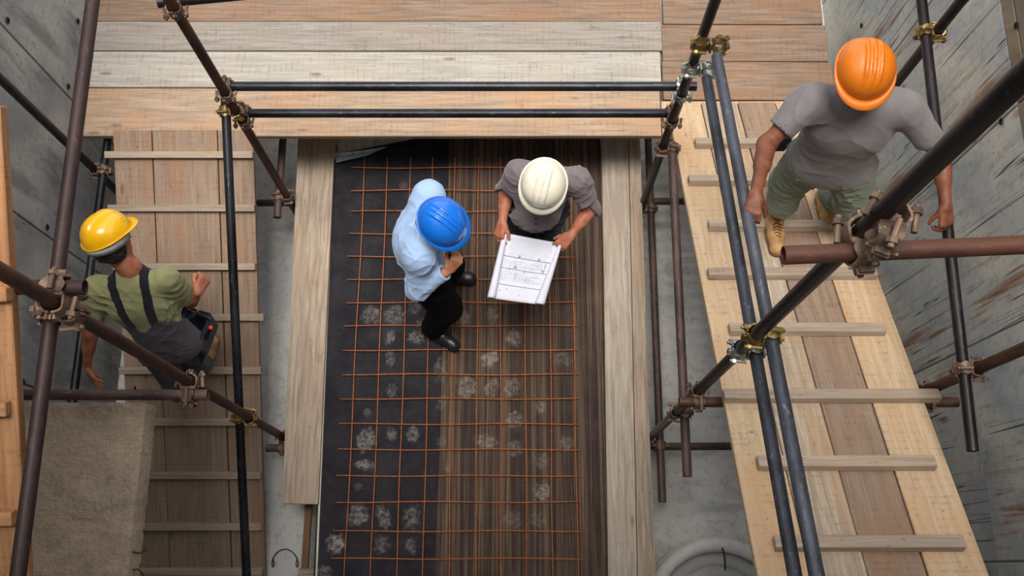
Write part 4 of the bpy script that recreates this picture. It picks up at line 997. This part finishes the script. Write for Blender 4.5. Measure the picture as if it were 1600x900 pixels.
hard_hat(pl_['root'], g['hc'], pl_['R'], 'hat_yellow', 'yellow hard hat with vent slots', ((0, .03),), band=True, slots=True, nose=.036, sc=1.0)
for i in (0, 1): boot(pl_['root'], 'boot', g['an'][i], g['an'][i] + V3(.10 if i else .05, .25, .1), (fL, fR)[i] + nL * .002, 'tan_boot', 'boot_sole', n=nL, shaft=.05)
q = pl_; c0, r_, u_, f_ = g['che'], q['rt'], q['up'], q['bf']
def xz(X): return (X - c0) @ r_, (X - c0) @ u_, (X - c0) @ f_
def strap_post(x_top, x_bot, w_):
    def fn(X, d):
        x, z, y = xz(X); m = np.abs(x - (x_bot + (x_top - x_bot) * np.clip((z + .08) / .30, 0, 1.2))) - w_
        m = np.maximum(m, -(z + .10)); return np.maximum(q['post'](X, d) - .004, m)
    return fn
for (a, b) in ((-.085, -.055), (.095, .075)):
    o = surf('strap', q['shirt'], .0065, M['c_strap'], strap_post(a, b, .025), q['root']); o['label'] = 'dark navy shoulder strap'
def bibp(X, d):
    x, z, y = xz(X); top = -.075 - .07 * np.clip(1 - np.abs(x) / .085, 0, 1) - np.clip(np.abs(x) - .10, 0, 1) * 1.1; return np.maximum(q['post'](X, d) - .006, z - top)
o = surf('bib', q['shirt'], .0065, M['c_over'], bibp, q['root']); o['label'] = 'grey back panel of the overalls'
# tool pouch with tools
pp = empty('tool_pouch', Vector(A3(306, 516, .90)), 'dark blue tool pouch full of tools on the hip of the overalls', 'tool pouch')
def hollow(name, L, W, Hh, t_, mat, parent, loc, R):
    o_ = [(-L/2, -W/2), (L/2, -W/2), (L/2, W/2), (-L/2, W/2)]; i_ = [(x - math.copysign(t_, x), y - math.copysign(t_, y)) for x, y in o_]
    vs_ = [(x * .8, y * .8, -Hh) for x, y in o_] + [(x, y, 0) for x, y in o_] + [(x, y, 0) for x, y in i_] + [(x * .8, y * .8, -Hh + t_) for x, y in i_]
    fs = [(3, 2, 1, 0)] + [(i, (i+1) % 4, 4 + (i+1) % 4, 4 + i) for i in range(4)] + [(4 + i, 4 + (i+1) % 4, 8 + (i+1) % 4, 8 + i) for i in range(4)] + [(8 + i, 8 + (i+1) % 4, 12 + (i+1) % 4, 12 + i) for i in range(4)] + [(12, 13, 14, 15)]
    return obj(name, mesh(name, vs_, fs), mat, parent, loc, R)
M['pouch'] = cloth('navy_pouch', '1b2233')
Rp = Matrix.Rotation(math.radians(-15), 3, 'Z')
hollow('pouch_body', .13, .23, .24, .008, M['pouch'], pp, (0, 0, .05), Rp)
hollow('side_pocket', .06, .07, .16, .005, M['pouch'], pp, (.03, -.16, -.03), Rp)
obj('flap', box_mesh('flap', .012, .25, .19, .004), M['pouch'], pp, (-.076, .0, .02), Rp)
def tool(label, px, py, h, r, L, mat, tip=None, dirv=(.2, .3, 1), name='hand_tool'):
    c = P(px, py, h); dv = Vector(dirv).normalized(); n = 10
    rr = [r * .3, r, r * 1.1, r * .85, r, r * .9, r * .3]; zz = [0, .04, .2, .5, .8, .96, 1]
    pts = [c + dv * (z - .5) * L for z in zz]; o = obj(name, path_mesh(name, [p - c for p in pts], rr, n), M[mat], None, c); tag(o, label, 'tool')
    b = obj('shank', path_mesh('shank', [-dv * L * .5, -dv * (L * .5 + .08)], .004, 6), M['steel'], o)
    if tip: 
        e = obj('end_cap', path_mesh('end_cap', [dv * L * .42, dv * L * .52], [r * 1.12, r * .8], n), M[tip], o); e['label'] = 'red end of the handle'
tool('black tool handle with red end sticking out of the pouch', 326, 520, .93, .014, .11, 'black', 'red', (.35, .35, .6))
tool('black plier handle lying across the top of the pouch', 318, 494, 1.0, .010, .13, 'black', None, (.75, -.35, .25))
tool('steel tool handle at the upper corner of the pouch', 304, 490, .99, .009, .09, 'steel', None, (.6, .3, .5))
# --- the worker in the orange hat on the right ramp ([0] = his right, image left; [1] = his left)
fA = np.array(on_plane(1207, 362, *plR)); fB = np.array(on_plane(1284, 318, *plR)); nR = np.array(upR)
g = dict(label='worker in orange hard hat, grey T-shirt and sage trousers, climbing the right ramp', skin='skin_d', hair='hair_dark', seed=2.0, fwd=(-.1, -1, 0),
    pel=A3(1296, 245, 2.06), che=A3(1328, 190, 2.40), nk=A3(1345, 150, 2.62), hc=A3(1347, 112, 2.80), hf=V3(-.10, -.94, -.16), hu=V3(0, -.1, 1),
    sh=(A3(1262, 158, 2.56), A3(1415, 168, 2.56)), el=(A3(1198, 226, 2.44), A3(1470, 245, 2.36)), wr=(A3(1181, 303, 2.66), A3(1478, 322, 2.30)),
    hip=(A3(1268, 248, 2.02), A3(1330, 258, 2.02)), kn=(A3(1232, 285, 1.66), A3(1336, 318, 1.72)), an=(fA + nR * .10, fB + nR * .11),
    sleeve=(.66, .66), hem=(A3(1296, 268, 1.97), nrm(V3(.06, -.12, 1))), cuff=.058, amp=.0045, ff=.6, loose=.022, cufft=.15, shr=.076, tr=[.120, .098, .088], nkr=.07,
    top=('t_shirt', 'c_tee', 'heather grey T-shirt'), bot=('work_trousers', 'c_sage', 'sage green work trousers'))
g['hand'] = (dict(d=A3(1172, 348, 2.68) - A3(1181, 303, 2.68), n=V3(.25, .1, -1), tl=V3(1, 0, .2), curl=(.75, .9, .6), thumb=(.5, .6, .5)),
             dict(d=V3(.05, -.55, -.25), n=V3(-.3, .2, -1), tl=V3(-1, 0, .2), curl=(.8, .9, .7), thumb=(.5, .6, .5)))
report('right', g); pr_ = make_person(g)
hard_hat(pr_['root'], g['hc'], pr_['R'], 'hat_orange', 'orange hard hat with long crown ridges', ((-.03, .010), (0, .010), (.03, .010)), nose=.034, sc=.97)
for i in (0, 1): boot(pr_['root'], 'boot', g['an'][i], g['an'][i] + V3(-.02 if i == 0 else -.02, -.25, .1), (fA, fB)[i] + nR * .002, 'tan_boot', 'boot_sole', n=nR, shaft=.05, laces=True)
# knee pad pocket and hip pouch
o = obj('hip_pouch', box_mesh('hip_pouch', .07, .05, .14, .012), M['c_strap'], pr_['root']); o.location = P(1222, 222, 1.98) - pr_['root'].location; o['label'] = 'dark pouch on the belt'
o = obj('belt_holder', box_mesh('belt_holder', .06, .03, .07, .01), M['c_strap'], pr_['root']); o.location = P(1259, 272, 1.92) - pr_['root'].location

# ------------------------------------------------------------------ the drawing
def drawing():
    TL, TR, BL, BR = Vector(A3(790, 364, 1.055)), Vector(A3(876, 380, 1.055)), Vector(A3(768, 466, .985)), Vector(A3(843, 476, .985))
    root = empty('construction_drawing', (TL + TR + BL + BR) / 4, 'large white construction drawing with rolled sides, held open over the mesh', 'drawing')
    n_ = (TR - TL).cross(BL - TL).normalized(); n_ = n_ if n_.z > 0 else -n_
    prof = []   # (across metres from left edge of flat, up)
    nv = 24; L, F = [], []
    m = 28
    for j in range(nv + 1):
        v = j / nv; a, b = TL.lerp(BL, v), TR.lerp(BR, v); x_ = (b - a).normalized(); wd = (b - a).length; row = []
        for side in (0, 1):
            rr = (0.016 + .010 * v) if side == 0 else (0.010 + .022 * v); seg_ = []
            base = a if side == 0 else b; out = -x_ if side == 0 else x_
            for k in range(m):
                th_ = 2 * math.pi * 1.45 * k / (m - 1); r2 = rr * (1 - .22 * k / m); seg_.append(base + out * (math.sin(th_) * r2) + n_ * (rr - math.cos(th_) * r2))
            row.append(seg_)
        mid = [a.lerp(b, t_ / 20) - n_ * 0.010 * math.sin(math.pi * t_ / 20) for t_ in range(1, 20)]
        L.append(list(reversed(row[0])) + mid + row[1])
    w_ = len(L[0]); vs_ = [p - root.location for r in L for p in r]
    fs = [(j * w_ + i, j * w_ + i + 1, (j + 1) * w_ + i + 1, (j + 1) * w_ + i) for j in range(nv) for i in range(w_ - 1)]
    M['paper'] = plain('white_paper', 'cdcdd8', .85, 0, .03, 12, .05)
    o = obj('paper_sheet', mesh('paper_sheet', vs_, fs, True), M['paper'], root); sm = o.modifiers.new('t', 'SOLIDIFY'); sm.thickness = .0006
    M['ink'] = plain('blue_black_ink', '3c415a', .8); M['ink2'] = plain('pale_ink', '7c8098', .8)
    def pt(u, v):
        a, b = TL.lerp(BL, v), TR.lerp(BR, v); return a.lerp(b, u) - n_ * (0.010 * math.sin(math.pi * u) - .0012)
    vi, fi, vj, fj = [], [], [], []
    def line(u0, v0, u1, v1, w2, bold=False):
        V_, F_ = (vi, fi) if bold else (vj, fj); n = max(2, int(abs(u1 - u0) * 12) + 1); b0 = len(V_)
        hor = abs(u1 - u0) > abs(v1 - v0)
        for k in range(n):
            t_ = k / (n - 1); u, v = u0 + (u1 - u0) * t_, v0 + (v1 - v0) * t_
            for s_ in (-1, 1): V_.append(pt(u + (0 if hor else s_ * w2 / .31), v + (s_ * w2 / .42 if hor else 0)) - root.location)
        for k in range(n - 1): F_.append((b0 + 2*k, b0 + 2*k+1, b0 + 2*k+3, b0 + 2*k+2))
    for v in (.34, .52, .77): line(.06, v, .93, v, .0016, True)
    for i in range(46): u = .05 + .88 * i / 45; line(u, .325, u, .34, .0007, True)
    for i in range(14): v = .05 + .28 * i / 14; line(.12 + .05 * random.random(), v, .92 - .1 * random.random(), v, .0005)
    for v in (.40, .44, .475, .60, .64, .67, .70): line(.08, v, .9, v, .0005)
    rng = random.Random(5)
    for i in range(34):
        u = rng.uniform(.08, .9); v = rng.choice((.34, .36, .42, .52, .56, .60)); line(u, v, u, v + rng.uniform(.05, .16), .0006)
    for i in range(26):
        u, v = rng.uniform(.1, .7), rng.uniform(.36, .74); line(u, v, u + rng.uniform(.05, .22), v, .0006)
    for (u, v) in ((.33, .33), (.70, .33), (.30, .50), (.83, .50)):
        for k in range(5): line(u + k * .009, v - .035, u + k * .009, v + .008, .0007, True)
    for (u, v) in ((.12, .86), (.52, .9), (.25, .83)): line(u, v, u + .015, v, .003, True)
    o = obj('printed_lines', mesh('printed_lines', vi, fi), M['ink'], root); o['label'] = 'bold printed elevation lines'
    o = obj('printed_lines', mesh('printed_lines', vj, fj), M['ink2'], root); o['label'] = 'fine printed grid lines'
drawing()

# ------------------------------------------------------------------ corrugated hose coil, bottom right
def hose():
    c = P(1122, 965, FZ + .05); root = empty('hose_coil', (c.x, c.y, FZ), 'coil of white corrugated hose wrapped in clear film on the floor, bottom right', 'hose')
    M['hose'] = plain('white_corrugated_plastic', 'e8e4de', .45, 0, .05, 20, .05)
    t = NT('clear_wrap', .12, spec=.6); t.b.inputs['Alpha'].default_value = .35; t.b.inputs['Roughness'].default_value = .12
    n = t.noise(t.coord((1, 3, 1)), 14, 4, .7, 1.5); M['wrap'] = t.done(lin('c9c9cc'), t.bump(n, 1.0, .02)); 
    for k, (Rr, z, r_) in enumerate(((.50, .055, .052), (.395, .060, .050), (.49, .15, .050), (.30, .055, .050))):
        m = 760; n_ = 14; th_ = np.linspace(0, 2 * np.pi, m, endpoint=False); rr = r_ * (1 + .045 * np.sign(np.sin(th_ * m / 4)))
        ph = np.linspace(0, 2 * np.pi, n_, endpoint=False); T_, Pp = np.meshgrid(th_, ph, indexing='ij'); RR = Rr + rr[:, None] * np.cos(Pp)
        V = np.stack([RR * np.cos(T_), RR * np.sin(T_), z + rr[:, None] * np.sin(Pp) + .01 * np.sin(T_ * 2 + k)], -1).reshape(-1, 3)
        i, j = np.meshgrid(np.arange(m), np.arange(n_), indexing='ij'); i2, j2 = (i + 1) % m, (j + 1) % n_
        F = np.stack([i * n_ + j, i2 * n_ + j, i2 * n_ + j2, i * n_ + j2], -1).reshape(-1, 4); obj('hose_loop', np_mesh('hose_loop', V, F), M['hose'], root)
    # clear film over the inner turns
    th_ = np.linspace(0, 2 * np.pi, 120, endpoint=False); rad = np.linspace(.22, .455, 16); T_, Rr = np.meshgrid(th_, rad, indexing='ij')
    Z = .115 + .05 * np.sin((Rr - .22) / .235 * np.pi) + .006 * np.sin(T_ * 17 + Rr * 60) + .005 * np.sin(T_ * 41)
    V = np.stack([Rr * np.cos(T_), Rr * np.sin(T_), Z], -1).reshape(-1, 3); i, j = np.meshgrid(np.arange(120), np.arange(15), indexing='ij')
    F = np.stack([i * 16 + j, ((i + 1) % 120) * 16 + j, ((i + 1) % 120) * 16 + j + 1, i * 16 + j + 1], -1).reshape(-1, 4); obj('clear_film', np_mesh('clear_film', V, F), M['wrap'], root)
    pts = []
    for k in range(20):
        a = -1.2 + 2.9 * k / 19; pts.append(Vector((.045 - .02 * k / 19, .40 + .09 * math.sin(a), .12 + .085 * math.cos(a))))
    obj('tie', path_mesh('tie', pts, .006, 6), M['black'], root)
hose()

# small clutter on the floor, lower left
pts = [P(417 + 9 * math.cos(a) + 6 * a, 872 + 14 * math.sin(a), FZ + .012 + .01 * math.sin(a * 2)) for a in [i * .45 for i in range(22)]]
tag(obj('wire_loop', path_mesh('wire_loop', [p - pts[0] for p in pts], .004, 6), M['black'], None, pts[0]), 'bent black wire loop on the concrete floor beside the left ramp', 'wire')
